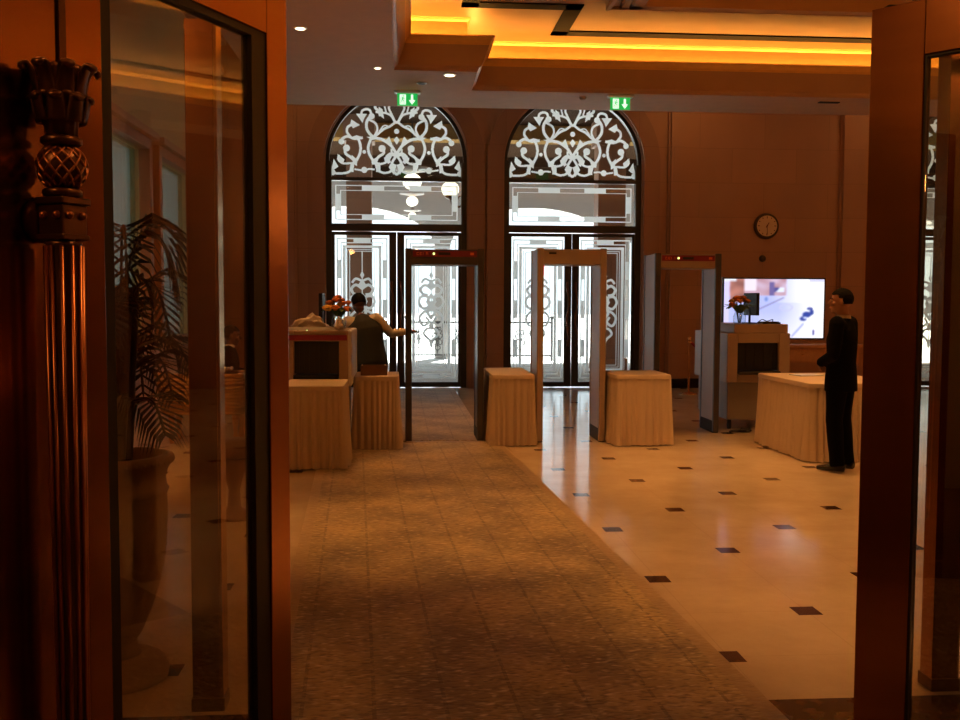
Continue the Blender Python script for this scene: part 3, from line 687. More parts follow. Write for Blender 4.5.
t = thing('bracket_lamp', (0.88, YW+0.4, 3.42), 0, 'round opal globe wall lamp on a curled bracket outside the left transom', 'lamp')
bm = bmesh.new(); tube(bm, cat([(0.22, 0.02, 0.0), (0.12, 0.15, -0.12), (0.0, 0.28, -0.1), (-0.06, 0.34, 0.03)]), 0.022, 8); tube(bm, cat([(0.2, 0.02, 0.05), (0.1, 0.1, 0.06), (0.06, 0.16, 0.0)]), 0.012, 8)
obj('bracket', bm, M_bronze_dark, t, sm=True)
bm = bmesh.new(); lathe(bm, [(0.03, 0.03), (0.10, 0.06), (0.12, 0.09)], 20, -0.06, 0.34); obj('lamp_cup', bm, M_bronze_dark, t, sm=True)
bm = bmesh.new(); ball(bm, (-0.06, 0.34, 0.21), (0.165, 0.165, 0.15)); obj('globe', bm, M_globe, t, sm=True)
def railing(x0, x1, y, label):
    t = thing('iron_railing', ((x0+x1)/2, y, -0.02), 0, label, 'railing', 'ornamental railings outside')
    hw = (x1-x0)/2
    for sx in (-1, 1):
        bm = bmesh.new(); box(bm, sx*hw-0.03, sx*hw+0.03, -0.03, 0.03, 0, 1.12); ball(bm, (sx*hw, 0, 1.16), 0.05); obj('post', bm, M_iron, t)
    bm = bmesh.new(); box(bm, -hw, hw, -0.02, 0.02, 1.0, 1.05); box(bm, -hw, hw, -0.02, 0.02, 0.12, 0.16); obj('rail', bm, M_iron, t)
    bm = bmesh.new(); n = int((x1-x0)/0.14)
    for k in range(1, n): xx = -hw+2*hw*k/n; box(bm, xx-0.008, xx+0.008, -0.008, 0.008, 0.16, 1.0)
    medallion(bm, 0, 0.6, 0.0, 0.62); medallion(bm, -hw*0.6, 0.6, 0.0, 0.5); medallion(bm, hw*0.6, 0.6, 0.0, 0.5)
    obj('ironwork_panel', bm, M_iron, t)
railing(2.2, 3.9, 26, 'black ornamental iron railing seen through the middle door')
railing(0.0, 1.7, 26.4, 'black ornamental iron railing seen through the left door')

# ================================================================== CEILING FITTINGS
for i, (x, y, lab) in enumerate(((0.02, 13.72, 'left'), (3.0, 13.72, 'right'))):
    t = thing('exit_sign', (x, y, ZS), 0, 'green running-man exit sign with down arrow, the %s of two hanging from the ceiling' % lab, 'exit sign', 'hanging exit signs')
    bm = bmesh.new(); box(bm, -0.18, 0.18, -0.06, 0.06, -0.035, -0.001); obj('housing', bm, M_white, t, bevel=0.008)
    bm = bmesh.new(); box(bm, -0.14, 0.14, -0.008, 0.008, -0.20, -0.035); pn = obj('panel', bm, M_exitgreen, t)
    bm = bmesh.new(); box(bm, -0.105, -0.02, -0.011, -0.0085, -0.185, -0.05); pw = obj('doorway_symbol', bm, M_exitwhite, t)
    bm = bmesh.new(); yy = -0.0125
    ribbon(bm, [(-0.06, -0.085), (-0.065, -0.125)], 0.018, yy, 0.002); ribbon(bm, [(-0.065, -0.12), (-0.045, -0.14), (-0.05, -0.17)], 0.010, yy, 0.002); ribbon(bm, [(-0.067, -0.12), (-0.085, -0.145), (-0.095, -0.165)], 0.010, yy, 0.002)
    ribbon(bm, [(-0.06, -0.09), (-0.04, -0.105), (-0.032, -0.095)], 0.008, yy, 0.002); ribbon(bm, [(-0.063, -0.09), (-0.085, -0.10), (-0.09, -0.115)], 0.008, yy, 0.002)
    poly_plate(bm, [(-0.055+0.010*math.cos(k*PI/5), -0.070+0.010*math.sin(k*PI/5)) for k in range(10)], yy, 0.002)
    obj('running_figure', bm, M_exitgreen, t)
    bm = bmesh.new(); box(bm, 0.05, 0.08, -0.012, -0.0085, -0.125, -0.05); poly_plate(bm, [(0.02, -0.125), (0.065, -0.185), (0.11, -0.125)], -0.0102, 0.0035); obj('down_arrow', bm, M_exitwhite, t)
def can(x, y, z, r, label, lens=True):
    t = thing('ceiling_downlight', (x, y, z), 0, label, 'downlight', 'recessed ceiling lights')
    bm = bmesh.new(); lathe(bm, [(r, 0), (r, -0.008), (r*0.75, -0.010), (r*0.72, -0.001)], 28); obj('trim_ring', bm, M_white, t, sm=False)
    bm = bmesh.new(); lathe(bm, [(r*0.70, -0.011), (r*0.70, -0.013)], 28); obj('lens', bm, M_lampface if lens else M_black, t)
can(0.56, 12.7, ZS, 0.085, 'small lit round downlight by the coffer corner')
can(-1.12, 10.7, ZS, 0.07, 'lit round downlight at upper left of the flat ceiling')
can(-1.45, 10.1, ZS, 0.07, 'lit round downlight leftmost on the flat ceiling')
can(0.21, 13.2, ZS, 0.07, 'dark unlit round downlight above the left exit sign', False)
can(-0.35, 12.4, ZS, 0.05, 'pale slim round downlight left of the coffer corner')
t = thing('smoke_detector', (2.5, 13.88, ZS), 0, 'small round smoke detector on the ceiling between the exit signs', 'smoke detector')
bm = bmesh.new(); lathe(bm, [(0.05, 0), (0.05, -0.02), (0.035, -0.04), (0.02, -0.045)], 20); obj('housing', bm, M_mould, t, sm=True)
t = thing('ceiling_speaker', (6.1, 13.9, ZS), 0, 'small dark vent on the ceiling edge at upper right', 'vent')
bm = bmesh.new(); box(bm, -0.15, 0.15, -0.04, 0.04, -0.012, 0); obj('grille', bm, M_black, t)

# ================================================================== RUGS
def rug(cx, cy_, w_, l, rz, label):
    bm = bmesh.new(); box(bm, -w_/2, w_/2, -l/2, l/2, 0, 0.012); o = obj('runner_rug', bm, M_rug)
    o.location = (cx, cy_, 0.001); o.rotation_euler = (0, 0, rz); return tag(o, label, 'rug')
rug(0.345, 5.1, 1.94, 11.0, math.radians(2.9), 'long gold-brown patterned carpet runner leading to the left security gate')
rug(-0.03, 14.05, 1.80, 6.6, math.radians(0.4), 'patterned carpet runner between the security gate and the left door')
o = bxo('threshold_strip', (-0.0, 0.86, 10.62, 10.66, 0.013, 0.019), M_gatebeige); tag(o, 'thin pale metal strip across the carpet at the gate', 'threshold strip')

# ================================================================== TABLES
def skirted_table(x0, x1, y0, y1, h, label, flare=0.03, seed=1):
    cx, cy_ = (x0+x1)/2, (y0+y1)/2; hw, hd = (x1-x0)/2, (y1-y0)/2
    t = thing('skirted_table', (cx, cy_, 0), 0, label, 'table', 'tables with pleated cream skirts')
    bxo('tabletop', (-hw+0.02, hw-0.02, -hd+0.02, hd-0.02, h-0.035, h-0.012), M_wood, t)
    for sx in (-1, 1):
        for s2 in (-1, 1):
            bm = bmesh.new(); tube(bm, [(sx*(hw-0.07), s2*(hd-0.07), 0.0), (sx*(hw-0.07), s2*(hd-0.07), h-0.035)], 0.015, 8); obj('leg', bm, M_chrome, t)
    rnd = random.Random(seed)
    # perimeter samples
    per = []; R = 0.03; ncorner = 8
    corners = [(hw-R, -hd+R, -PI/2), (hw-R, hd-R, 0), (-hw+R, hd-R, PI/2), (-hw+R, -hd+R, PI)]
    segs = []
    for i, (px, py, a0) in enumerate(corners):
        for k in range(ncorner+1):
            a = a0+PI/2*k/ncorner; segs.append((px+R*math.cos(a), py+R*math.sin(a), math.cos(a), math.sin(a)))
        nx, ny, na = corners[(i+1) % 4]; a = a0+PI/2
        p = (px+R*math.cos(a), py+R*math.sin(a)); q = (nx+R*math.cos(na), ny+R*math.sin(na))
        L_ = math.hypot(q[0]-p[0], q[1]-p[1]); n = max(4, int(L_/0.0085))
        for k in range(1, n): f = k/n; segs.append((p[0]+(q[0]-p[0])*f, p[1]+(q[1]-p[1])*f, math.cos(a), math.sin(a)))
    s_acc = 0; S = []; last = None
    for p in segs:
        if last: s_acc += math.hypot(p[0]-last[0], p[1]-last[1])
        S.append(s_acc); last = p
    # warped pleat phase
    nk = 60; kn = [0]; 
    for _ in range(nk*3): kn.append(kn[-1]+rnd.uniform(0.045, 0.095))
    amp = [rnd.uniform(0.6, 1.25) for _ in kn]
    def pleat(s):
        for i in range(len(kn)-1):
            if kn[i] <= s < kn[i+1]:
                f = (s-kn[i])/(kn[i+1]-kn[i]); return amp[i]*(1-abs(2*f-1)**1.6)*0.034-0.014
        return 0
    bm = bmesh.new(); zs = [h-0.03, h-0.05, h-0.12, h*0.62, h*0.35, 0.15, 0.008]
    rings = []
    for z in zs:
        g = (h-z)/h; ring = []
        for (px, py, nx, ny), s in zip(segs, S):
            off = 0.004+flare*g**1.2+pleat(s+0.004*math.sin(s*9)*g)*(0.35+1.1*g)+0.006*g*math.sin(s*5.3+seed)
            ring.append(bm.verts.new((px+nx*off, py+ny*off, z+(0.004*math.sin(s*21) if z < 0.02 else 0)+0.004*(z < 0.02))))
        rings.append(ring)
    n = len(segs)
    for a, b in zip(rings, rings[1:]):
        for k in range(n): bm.faces.new((a[k], a[(k+1) % n], b[(k+1) % n], b[k]))
    obj('pleated_skirt', bm, M_cloth, t, sm=True)
    bm = bmesh.new(); top = [bm.verts.new((p[0]+p[2]*0.004, p[1]+p[3]*0.004, h)) for p in segs]; bm.faces.new(top)
    mid = [bm.verts.new((p[0]+p[2]*0.010, p[1]+p[3]*0.010, h-0.006)) for p in segs]
    low = [bm.verts.new((p[0]+p[2]*0.014, p[1]+p[3]*0.014, h-0.045)) for p in segs]
    for a, b in ((top, mid), (mid, low)):
        for k in range(n): bm.faces.new((a[k], a[(k+1) % n], b[(k+1) % n], b[k]))
    obj('top_cloth', bm, M_cloth, t, sm=False)
    return t
skirted_table(-1.14, -0.58, 8.98, 9.80, 0.77, 'cream pleated table in front of the left x-ray scanner, nearest and leftmost', 0.02, 1)
skirted_table(-0.53, -0.09, 10.15, 10.85, 0.77, 'cream pleated table left of the first gate with a small box on top', 0.025, 2)
skirted_table(0.925, 1.365, 10.35, 11.5, 0.77, 'cream pleated table between the first and second gates', 0.025, 3)
skirted_table(2.255, 2.84, 10.30, 11.0, 0.77, 'cream pleated table between the second and third gates', 0.022, 4)
skirted_table(3.90, 4.85, 9.15, 10.55, 0.77, 'long cream pleated table in front of the man in black', 0.03, 5)

t = thing('tray_box', (-0.335, 10.38, 0.771), 0, 'small dark open tray box on the table left of the first gate', 'box')
bm = bmesh.new(); box(bm, -0.14, 0.14, -0.11, 0.11, 0, 0.006)
for a in ((-0.14, 0.14, -0.11, -0.10), (-0.14, 0.14, 0.10, 0.11), (-0.14, -0.13, -0.1, 0.1), (0.13, 0.14, -0.1, 0.1)): box(bm, a[0], a[1], a[2], a[3], 0.006, 0.10)
obj('box_body', bm, M_brownleather, t, bevel=0.003)
for sx in (-0.12, 0.12):
    bm = bmesh.new(); ball(bm, (sx, -0.1, 0.108), 0.012, 8, 6); obj('corner_stud', bm, M_chrome, t)
t = thing('open_booklet', (4.28, 10.15, 0.771), 0.3, 'white open papers lying at the back of the long table', 'papers')
bm = bmesh.new(); box(bm, -0.15, 0.15, -0.1, 0.1, 0, 0.012); obj('pages', bm, M_white, t)

# ================================================================== SECURITY GATES
def gate(x0, x1, y0, y1, h, side, edge, label, display, kick=True):
    cx = (x0+x1)/2; hw = (x1-x0)/2; dp = y1-y0; pw = 0.055
    t = thing('metal_detector_gate', (cx, y0, 0), 0, label, 'metal detector', 'walk-through security gates')
    for sx in (-1, 1):
        bm = bmesh.new(); a, b = (sx*hw, sx*(hw-pw)) if sx > 0 else (sx*hw, sx*(hw-pw))
        a, b = min(a, b), max(a, b)
        box(bm, a, b, 0.03, dp-0.03, 0.14, h); p = obj('side_panel', bm, side, t, bevel=0.006)
        bm = bmesh.new(); box(bm, a-0.008, b+0.008, 0, 0.05, 0.01, h+0.005); e = obj('front_edge', bm, edge, p, bevel=0.01)
        bm = bmesh.new(); box(bm, a-0.008, b+0.008, dp-0.05, dp, 0.01, h+0.005); e = obj('rear_edge', bm, edge, p, bevel=0.01)
        bm = bmesh.new(); box(bm, a-0.006, b+0.006, 0.02, dp-0.02, 0.0, 0.14); obj('kick_plate', bm, M_rubber, p, bevel=0.004)
    bm = bmesh.new(); box(bm, -hw+pw, hw-pw, 0.02, dp-0.02, h-0.17, h-0.005); hd = obj('header', bm, side, t, bevel=0.01)
    if display == 'red':
        bm = bmesh.new(); box(bm, -hw+pw+0.02, hw-pw-0.02, 0.006, 0.022, h-0.085, h-0.02); obj('display_strip', bm, M_red, t)
        xs = -hw+pw+0.06
        for k, ch in enumerate('CEIA'):
            bm = bmesh.new(); x = xs+k*0.034; box(bm, x, x+0.006, 0.002, 0.006, h-0.068, h-0.038)
            if ch in 'CEA': box(bm, x+0.005, x+0.024, 0.002, 0.006, h-0.044, h-0.038)
            if ch in 'EA': box(bm, x+0.005, x+0.02, 0.002, 0.006, h-0.056, h-0.050)
            if ch in 'CE': box(bm, x+0.005, x+0.024, 0.002, 0.006, h-0.068, h-0.062)
            if ch == 'A': box(bm, x+0.018, x+0.024, 0.002, 0.006, h-0.068, h-0.038)
            obj('letter', bm, M_orangebtn, t)
        bm = bmesh.new(); box(bm, hw-pw-0.09, hw-pw-0.05, 0.002, 0.006, h-0.066, h-0.038); obj('badge', bm, M_orangebtn, t)
        bm = bmesh.new(); disc_y(bm, (-0.12, 0.003, h-0.053), 0.012, 0.006, 12); obj('status_lamp', bm, M_yelled, t)
        bm = bmesh.new(); box(bm, -0.07, 0.06, 0.002, 0.006, h-0.068, h-0.038); obj('readout', bm, M_black, t)
    elif display == 'plate':
        bm = bmesh.new(); box(bm, -hw+0.12, -hw+0.2, 0.012, 0.02, h-0.06, h-0.04); obj('name_plate', bm, M_black, t)
        bm = bmesh.new()
        for k in range(5): box(bm, -hw+pw+0.004, -hw+pw+0.016, 0.02, 0.03, h-0.29+k*0.022, h-0.275+k*0.022)
        obj('alarm_lights', bm, M_redled, t)
    return t
gate(0.0, 0.845, 10.68, 11.22, 2.12, M_gatedark, M_gatedark, 'dark walk-through metal detector gate over the carpet, leftmost of three', 'red')
gate(1.44, 2.19, 10.62, 11.20, 2.13, M_gatebeige, M_gatebeige, 'plain beige walk-through metal detector gate, middle of three', 'plate')
gate(2.92, 3.70, 11.30, 11.85, 2.12, M_gatebeige, M_gatedark, 'beige and charcoal metal detector gate with red display, rightmost of three', 'red')

# ================================================================== X-RAY SCANNERS
def scanner(x0, x1, y0, y1, ztop, body, label, red, open_rect, beltz):
    """open_rect in local x (from left edge) and z."""
    w_ = x1-x0; dp = y1-y0; t = thing('xray_scanner', (x0, y0, 0), 0, label, 'x-ray scanner', 'baggage x-ray scanners')
    ox0, ox1, oz0, oz1 = open_rect; zb = beltz-0.14
    bm = bmesh.new()
    box(bm, 0, ox0, 0.05, dp, zb, ztop); box(bm, ox1, w_, 0.05, dp, zb, ztop); box(bm, ox0, ox1, 0.05, dp, oz1, ztop); box(bm, ox0, ox1, 0.05, dp, zb, oz0-0.03)
    obj('tunnel_housing', bm, body, t, bevel=0.012)
    bm = bmesh.new(); n = 9
    for k in range(n):
        a = ox0+(ox1-ox0)*k/n; b = ox0+(ox1-ox0)*(k+1)/n-0.003; yy = 0.10+0.008*(k % 2)
        box(bm, a, b, yy, yy+0.006, oz0+0.01, oz1); box(bm, a-0.02 if k else a, b, yy+0.02, yy+0.026, oz0+0.01, oz1)
    obj('lead_curtain', bm, M_black, t)
    bm = bmesh.new(); box(bm, ox0, ox1, 0.0, dp-0.05, oz0-0.03, oz0-0.005); tube(bm, [(ox0, 0.0, oz0-0.02), (ox1, 0.0, oz0-0.02)], 0.022, 12); obj('conveyor_belt', bm, M_rubber, t)
    bm = bmesh.new(); box(bm, 0.03, w_-0.03, 0.12, dp-0.1, 0.12, zb); obj('lower_cabinet', bm, M_scan, t, bevel=0.01)
    for sx in (0.08, w_-0.08):
        for yy in (0.18, dp-0.18):
            bm = bmesh.new(); tube(bm, [(sx-0.015, yy, 0.045), (sx+0.015, yy, 0.045)], 0.045, 14); box(bm, sx-0.02, sx+0.02, yy-0.02, yy+0.02, 0.07, 0.13); obj('caster', bm, M_rubber, t)
    if red:
        bm = bmesh.new(); box(bm, 0.01, w_-0.01, 0.03, 0.052, oz1+0.01, oz1+0.065); obj('red_band', bm, M_red, t)
        bm = bmesh.new(); v = [(0.0, ztop), (w_-0.05, ztop)]
        pts = [(0.02, 0.04, oz1+0.07), (w_-0.02, 0.04, oz1+0.07), (w_-0.07, 0.22, ztop+0.03), (0.07, 0.22, ztop+0.03)]
        a = [bm.verts.new(p) for p in pts]; b = [bm.verts.new((p[0], p[1]+0.01, oz1+0.02)) for p in pts]
        bm.faces.new(a); bm.faces.new(b)
        for i in range(4): bm.faces.new((a[i], b[i], b[(i+1) % 4], a[(i+1) % 4]))
        cp_ = obj('control_panel', bm, M_scan, t)
        for x, m_ in ((w_*0.42, M_greenled), (w_*0.29, M_black)):
            bm = bmesh.new(); ball(bm, (x, 0.075, oz1+0.10), 0.014, 12, 8); obj('indicator_light', bm, m_, cp_)
        bm = bmesh.new(); ball(bm, (w_*0.53, 0.08, oz1+0.10), (0.03, 0.02, 0.014), 12, 8); obj('stop_button', bm, M_orangebtn, cp_)
        bm = bmesh.new(); box(bm, w_-0.035, w_+0.035, 0.06, dp-0.02, zb+0.02, ztop); obj('side_cover', bm, M_white, t, bevel=0.02)
    else:
        bm = bmesh.new(); box(bm, 0.08, w_-0.03, 0.05, dp-0.3, ztop, ztop+0.11); obj('top_hood', bm, body, t, bevel=0.01)
    return t
scanner(-1.30, -0.585, 9.92, 11.1, 1.25, M_scanbeige, 'left x-ray baggage scanner with red band and green light, behind the nearest table', True, (0.17, 0.62, 0.80, 1.14), 0.80)
scanner(3.88, 4.66, 11.5, 12.9, 1.18, M_scanbeige, 'beige x-ray baggage scanner with black opening, in front of the television', False, (0.13, 0.64, 0.72, 1.06), 0.72)

def monitor(x, y, z, rz, label):
    t = thing('computer_monitor', (x, y, z), rz, label, 'monitor', 'operator monitors on the scanners')
    bm = bmesh.new(); box(bm, -0.20, 0.20, -0.02, 0.02, 0.10, 0.38); sc_ = obj('screen_housing', bm, M_black, t, bevel=0.008)
    bm = bmesh.new(); box(bm, -0.18, 0.18, 0.020, 0.022, 0.12, 0.36); obj('screen', bm, M_scan, sc_)
    bm = bmesh.new(); box(bm, -0.02, 0.02, -0.03, -0.012, 0.01, 0.2); box(bm, -0.1, 0.1, -0.08, 0.06, 0.0, 0.012); obj('stand', bm, M_black, t, bevel=0.004)
monitor(-0.90, 10.62, 1.251, math.radians(90), 'thin dark monitor seen edge-on atop the left scanner')
monitor(4.32, 11.98, 1.291, math.radians(-86), 'dark grey monitor turned sideways atop the right scanner')

def bouquet(x, y, z, label, seed):
    rnd = random.Random(seed); t = thing('flower_arrangement', (x, y, z), 0, label, 'flowers', 'orange flower arrangements on the scanners')
    bm = bmesh.new(); lathe(bm, [(0.045, 0), (0.06, 0.01), (0.065, 0.08), (0.045, 0.13), (0.055, 0.15)], 20); obj('vase', bm, M_vase, t, sm=True)
    for k in range(16):
        a = rnd.uniform(0, 2*PI); r = 0.125*math.sqrt(rnd.random()); c = Vector((r*math.cos(a), r*math.sin(a), 0.17+0.12*(1-(r/0.13)**2)+rnd.uniform(-0.012, 0.012)))
        bm = bmesh.new(); R = rnd.uniform(0.03, 0.042)
        ball(bm, c, R*0.55, 10, 7)
        for j in range(3):
            m_ = 5+2*j; tilt = 0.35+0.4*j
            for q in range(m_):
                b = 2*PI*q/m_+j*0.4; d = Vector((math.cos(b)*math.sin(tilt), math.sin(b)*math.sin(tilt), math.cos(tilt)))
                ball(bm, c+d*R*0.6, (R*0.42, R*0.42, R*0.30), 8, 5)
        obj('bloom', bm, M_orangefl if k % 4 else M_yellowfl, t, sm=True)
    bm = bmesh.new()
    for k in range(14):
        a = 2*PI*k/14; p = [(0.02*math.cos(a), 0.02*math.sin(a), 0.12), (0.09*math.cos(a), 0.09*math.sin(a), 0.2), (0.16*math.cos(a), 0.16*math.sin(a), 0.19+0.03*math.sin(k*2.1))]
        tube(bm, cat(p, 3), [(0.004, 0.004)]+[(0.022, 0.003)]*5+[(0.003, 0.002)], 6)
    obj('leaves', bm, M_greenlf, t, sm=True)
    bm = bmesh.new()
    for k in range(7): a = k*0.9; tube(bm, [(0.01*math.cos(a), 0.01*math.sin(a), 0.01), (0.05*math.cos(a), 0.05*math.sin(a), 0.24)], 0.004, 5)
    obj('stems', bm, M_greenlf, t)
    t.scale = (1.2, 1.2, 1.1)
bouquet(-0.70, 10.3, 1.255, 'orange bouquet in a glass vase atop the left scanner', 3)
bouquet(4.08, 11.72, 1.291, 'orange and yellow bouquet atop the right scanner', 9)
t = thing('folded_cloth', (-0.99, 10.30, 1.252), 0.2, 'crumpled tan cloth heap on top of the left scanner', 'cloth')
bm = bmesh.new(); bmesh.ops.create_icosphere(bm, subdivisions=4, radius=1)
for v in bm.verts:
    p = v.co; k = 1+0.16*math.sin(7*p.x+3*p.y)+0.12*math.sin(11*p.y+5*p.z)+.06*math.sin(19*p.x+13*p.z); v.co = Vector((p.x*0.20*k, p.y*0.13*k, max(0, p.z)*0.12*k*(1.2-abs(p.x)*0.6)))
obj('cloth', bm, M_gatebeige, t, sm=True)
t = thing('silver_pot', (-0.68, 10.02, 1.252), 0, 'small shiny silver pot by the left bouquet', 'pot')
bm = bmesh.new(); lathe(bm, [(0.03, 0), (0.055, 0.02), (0.06, 0.05), (0.035, 0.085), (0.042, 0.1)], 20); obj('pot_body', bm, M_chrome, t, sm=True)
bm = bmesh.new(); lathe(bm, [(0.04, 0.1), (0.025, 0.118), (0.006, 0.125), (0.01, 0.14), (0.002, 0.145)], 16); obj('lid', bm, M_chrome, t, sm=True)
t = thing('keyboard', (4.50, 11.75, 1.291), 0.1, 'black keyboard with cables atop the right scanner beside the monitor', 'keyboard')
bm = bmesh.new(); box(bm, -0.15, 0.08, -0.07, 0.07, 0, 0.02)
for i in range(10):
    for j in range(4): box(bm, -0.14+i*0.021, -0.123+i*0.021, -0.055+j*0.028, -0.033+j*0.028, 0.02, 0.028)
obj('key_block', bm, M_black, t)
bm = bmesh.new(); tube(bm, cat([(0.03, 0.05, 0.02), (0.06, 0.1, 0.05), (0.0, 0.13, 0.03), (-0.08, 0.1, 0.05), (-0.12, 0.14, 0.012)]), 0.006, 6); obj('cable', bm, M_black, t, sm=True)
t = thing('cable_heap', (3.92, 11.32, 0.0), 0, 'tangle of black cables on the floor under the right scanner', 'cables')
bm = bmesh.new(); rnd = random.Random(4)
tube(bm, cat([(rnd.uniform(-0.12, 0.2), rnd.uniform(-0.1, 0.1), rnd.uniform(0.012, 0.05)) for _ in range(16)], 5), 0.011, 6); obj('cable', bm, M_rubber, t, sm=True)

# ================================================================== TELEVISION
t = thing('television', (5.12, 13.3, 0.99), 0, 'large flat television showing a bright street camera view', 'television')
tw, th_ = 0.735, 0.41
bm = bmesh.new(); box(bm, -tw, tw, 0, 0.06, 0.05, 0.05+2*th_+0.04); obj('casing', bm, M_black, t, bevel=0.006)
bm = bmesh.new(); box(bm, -0.22, 0.22, -0.08, 0.16, -0.012, 0.004); box(bm, -0.04, 0.04, 0.0, 0.04, 0.0, 0.08); obj('foot', bm, M_black, t, bevel=0.004)
def screen_colour(u, v):
    """u right, v up in 0..1: a street seen from a high camera."""
    n = 0.5+0.25*math.sin(u*23+v*9+2*math.sin(v*13))+0.25*math.sin(u*9-v*27+3*math.sin(u*11))
    c = Vector((0.62, 0.66, 0.95))
    glow = min(1, max(0, (u-0.5)*3+(0.1 if v > 0.6 else -0.15)))
    c = c.lerp(Vector((1.0, 1.0, 1.0)), glow)
    c = c.lerp(Vector((0.95, 0.95, 1.0)), max(0, 0.45-v)*1.6 if u > 0.35 else 0)
    if v > 0.72 and u < 0.62:
        c = Vector((0.62, 0.40, 0.40)).lerp(Vector((0.75, 0.62, 0.72)), n)
        if 0.2 < u < 0.32 and v > 0.8: c = Vector((0.92, 0.85, 0.92))
        if 0.45 < u < 0.50 and v < 0.95: c = Vector((0.30, 0.26, 0.45))
        if 0.5 < u < 0.6 and 0.78 < v < 0.86: c = Vector((0.85, 0.9, 1.0)) if n > 0.4 else Vector((0.2, 0.2, 0.4))
    if 0.06 < u < 0.2 and v > 0.6: c = Vector((0.60, 0.33, 0.24)) * (0.7+0.4*n)
    if u < 0.05: c = Vector((0.78, 0.75, 1.0))
    if abs(v-(0.45+(u-0.3)*0.80)) < 0.010 and 0.28 < u < 0.6: c = Vector((0.35, 0.33, 0.50))
    if abs((v-0.02)-(u-0.68)*1.9) < 0.020 and 0.68 < u < 0.8: c = Vector((0.50, 0.55, 0.80))
    e = ((u-0.62)/0.07)**2+((v-0.52)/0.06)**2
    if 0.6 < e < 1.0: c = Vector((0.70, 0.70, 0.86))
    for cu, cv, ru, rv in ((0.83, 0.40, 0.045, 0.05), (0.795, 0.33, 0.035, 0.04), (0.86, 0.50, 0.030, 0.025), (0.88, 0.44, .02, .05)):
        if ((u-cu)/ru)**2+((v-cv)/rv)**2 < 1: c = Vector((0.10, 0.16, 0.45))
    if ((u-0.815)/0.02)**2+((v-0.345)/0.02)**2 < 1: c = Vector((0.7, 0.75, 0.95))
    if ((u-0.42)/0.018)**2+((v-0.66)/0.04)**2 < 1: c = Vector((0.35, 0.45, 0.75))
    if 0.89 < u < 0.91 and 0.05 < v < 0.14: c = Vector((0.25, 0.25, 0.5))
    if v > 0.965 and u < 0.12: c = Vector((0.9, 0.92, 1.0))
    if v > 0.955 and 0.85 < u: c = Vector((0.75, 0.75, 0.9))
    return c
NX, NZ = 150, 84
bm = bmesh.new(); grid = [[bm.verts.new((-tw+0.02+(2*tw-0.04)*i/NX, -0.002, 0.07+2*th_*j/NZ)) for i in range(NX+1)] for j in range(NZ+1)]
for j in range(NZ):
    for i in range(NX): bm.faces.new((grid[j][i], grid[j][i+1], grid[j+1][i+1], grid[j+1][i]))
me = D.meshes.new('screen'); bm.to_mesh(me); bm.free()
ca = me.color_attributes.new('picture', 'FLOAT_COLOR', 'POINT')
for j in range(NZ+1):
    for i in range(NX+1):
        c = sum((screen_colour(i/NX+du*0.009, j/NZ+dv*0.014) for du in (-1, -0.3, 0.3, 1) for dv in (-1, -0.3, 0.3, 1)), Vector((0, 0, 0)))/16; ca.data[j*(NX+1)+i].color = (c.x**1.5, c.y**1.5, c.z**1.3, 1)
m = D.materials.new('lit_screen_picture'); m.use_nodes = True; nt = m.node_tree; b = nt.nodes['Principled BSDF']
at = nt.nodes.new('ShaderNodeAttribute'); at.attribute_name = 'picture'; nt.links.new(at.outputs['Color'], b.inputs['Emission Color'])
b.inputs['Base Color'].default_value = (0.01, 0.01, 0.01, 1); b.inputs['Emission Strength'].default_value = 1.15; me.materials.append(m)
o = D.objects.new('screen', me); COL.objects.link(o); o.parent = t
t = thing('console_table', (5.6, 13.35, 0), 0, 'warm wood console table carrying the television', 'console table')
bxo('tabletop', (-1.0, 0.75, -0.22, 0.25, 0.93, 0.975), M_wood, t, 0.01)
bm = bmesh.new(); box(bm, -0.95, 0.7, -0.19, 0.22, 0.72, 0.93); ap = obj('apron', bm, M_wood, t, bevel=0.006)
for x in (-0.9, -0.36, 0.18):
    bm = bmesh.new(); box(bm, x, x+0.48, -0.205, -0.19, 0.745, 0.905); dr = obj('drawer', bm, M_wood, t, bevel=0.006)
    bm = bmesh.new(); ball(bm, (x+0.24, -0.215, 0.825), 0.014, 10, 8); obj('knob', bm, M_bronze_bright, dr)
for sx in (-0.9, 0.65):
    for yy in (-0.15, 0.18):
        bm = bmesh.new(); lathe(bm, [(0.022, 0), (0.03, 0.04), (0.022, 0.1), (0.035, 0.55), (0.028, 0.6), (0.04, 0.66), (0.04, 0.72)], 16, sx, yy); obj('leg', bm, M_wood, t, sm=True)

# ================================================================== CLOCK, SENSOR, STANCHIONS
t = thing('wall_clock', (6.55, YW-0.001, 2.95), 0, 'round ivory wall clock with dark rim above the television', 'clock')
bm = bmesh.new(); prof = [(0.0, -0.055)]; 
tube(bm, [(0, 0, 0), (0, -0.02, 0), (0, -0.05, 0), (0, -0.06, 0)], [0.215, 0.235, 0.225, 0.205], 40); obj('rim', bm, M_clockrim, t, sm=False)
bm = bmesh.new(); disc_y(bm, (0, -0.0615, 0), 0.188, 0.005, 40); obj('face', bm, M_clockface, t)
bm = bmesh.new()
for k in range(12):
    a = k*PI/6; r0, r1 = (0.135, 0.172) if k % 3 == 0 else (0.15, 0.172)
    ribbon(bm, [(r0*math.sin(a), r0*math.cos(a)), (r1*math.sin(a), r1*math.cos(a))], 0.014, -0.066, 0.003)
obj('hour_marks', bm, M_clockmark, t)
bm = bmesh.new(); ribbon(bm, [(0, 0.02), (0.005, -0.15)], 0.010, -0.070, 0.002); obj('minute_hand', bm, M_clockmark, t)
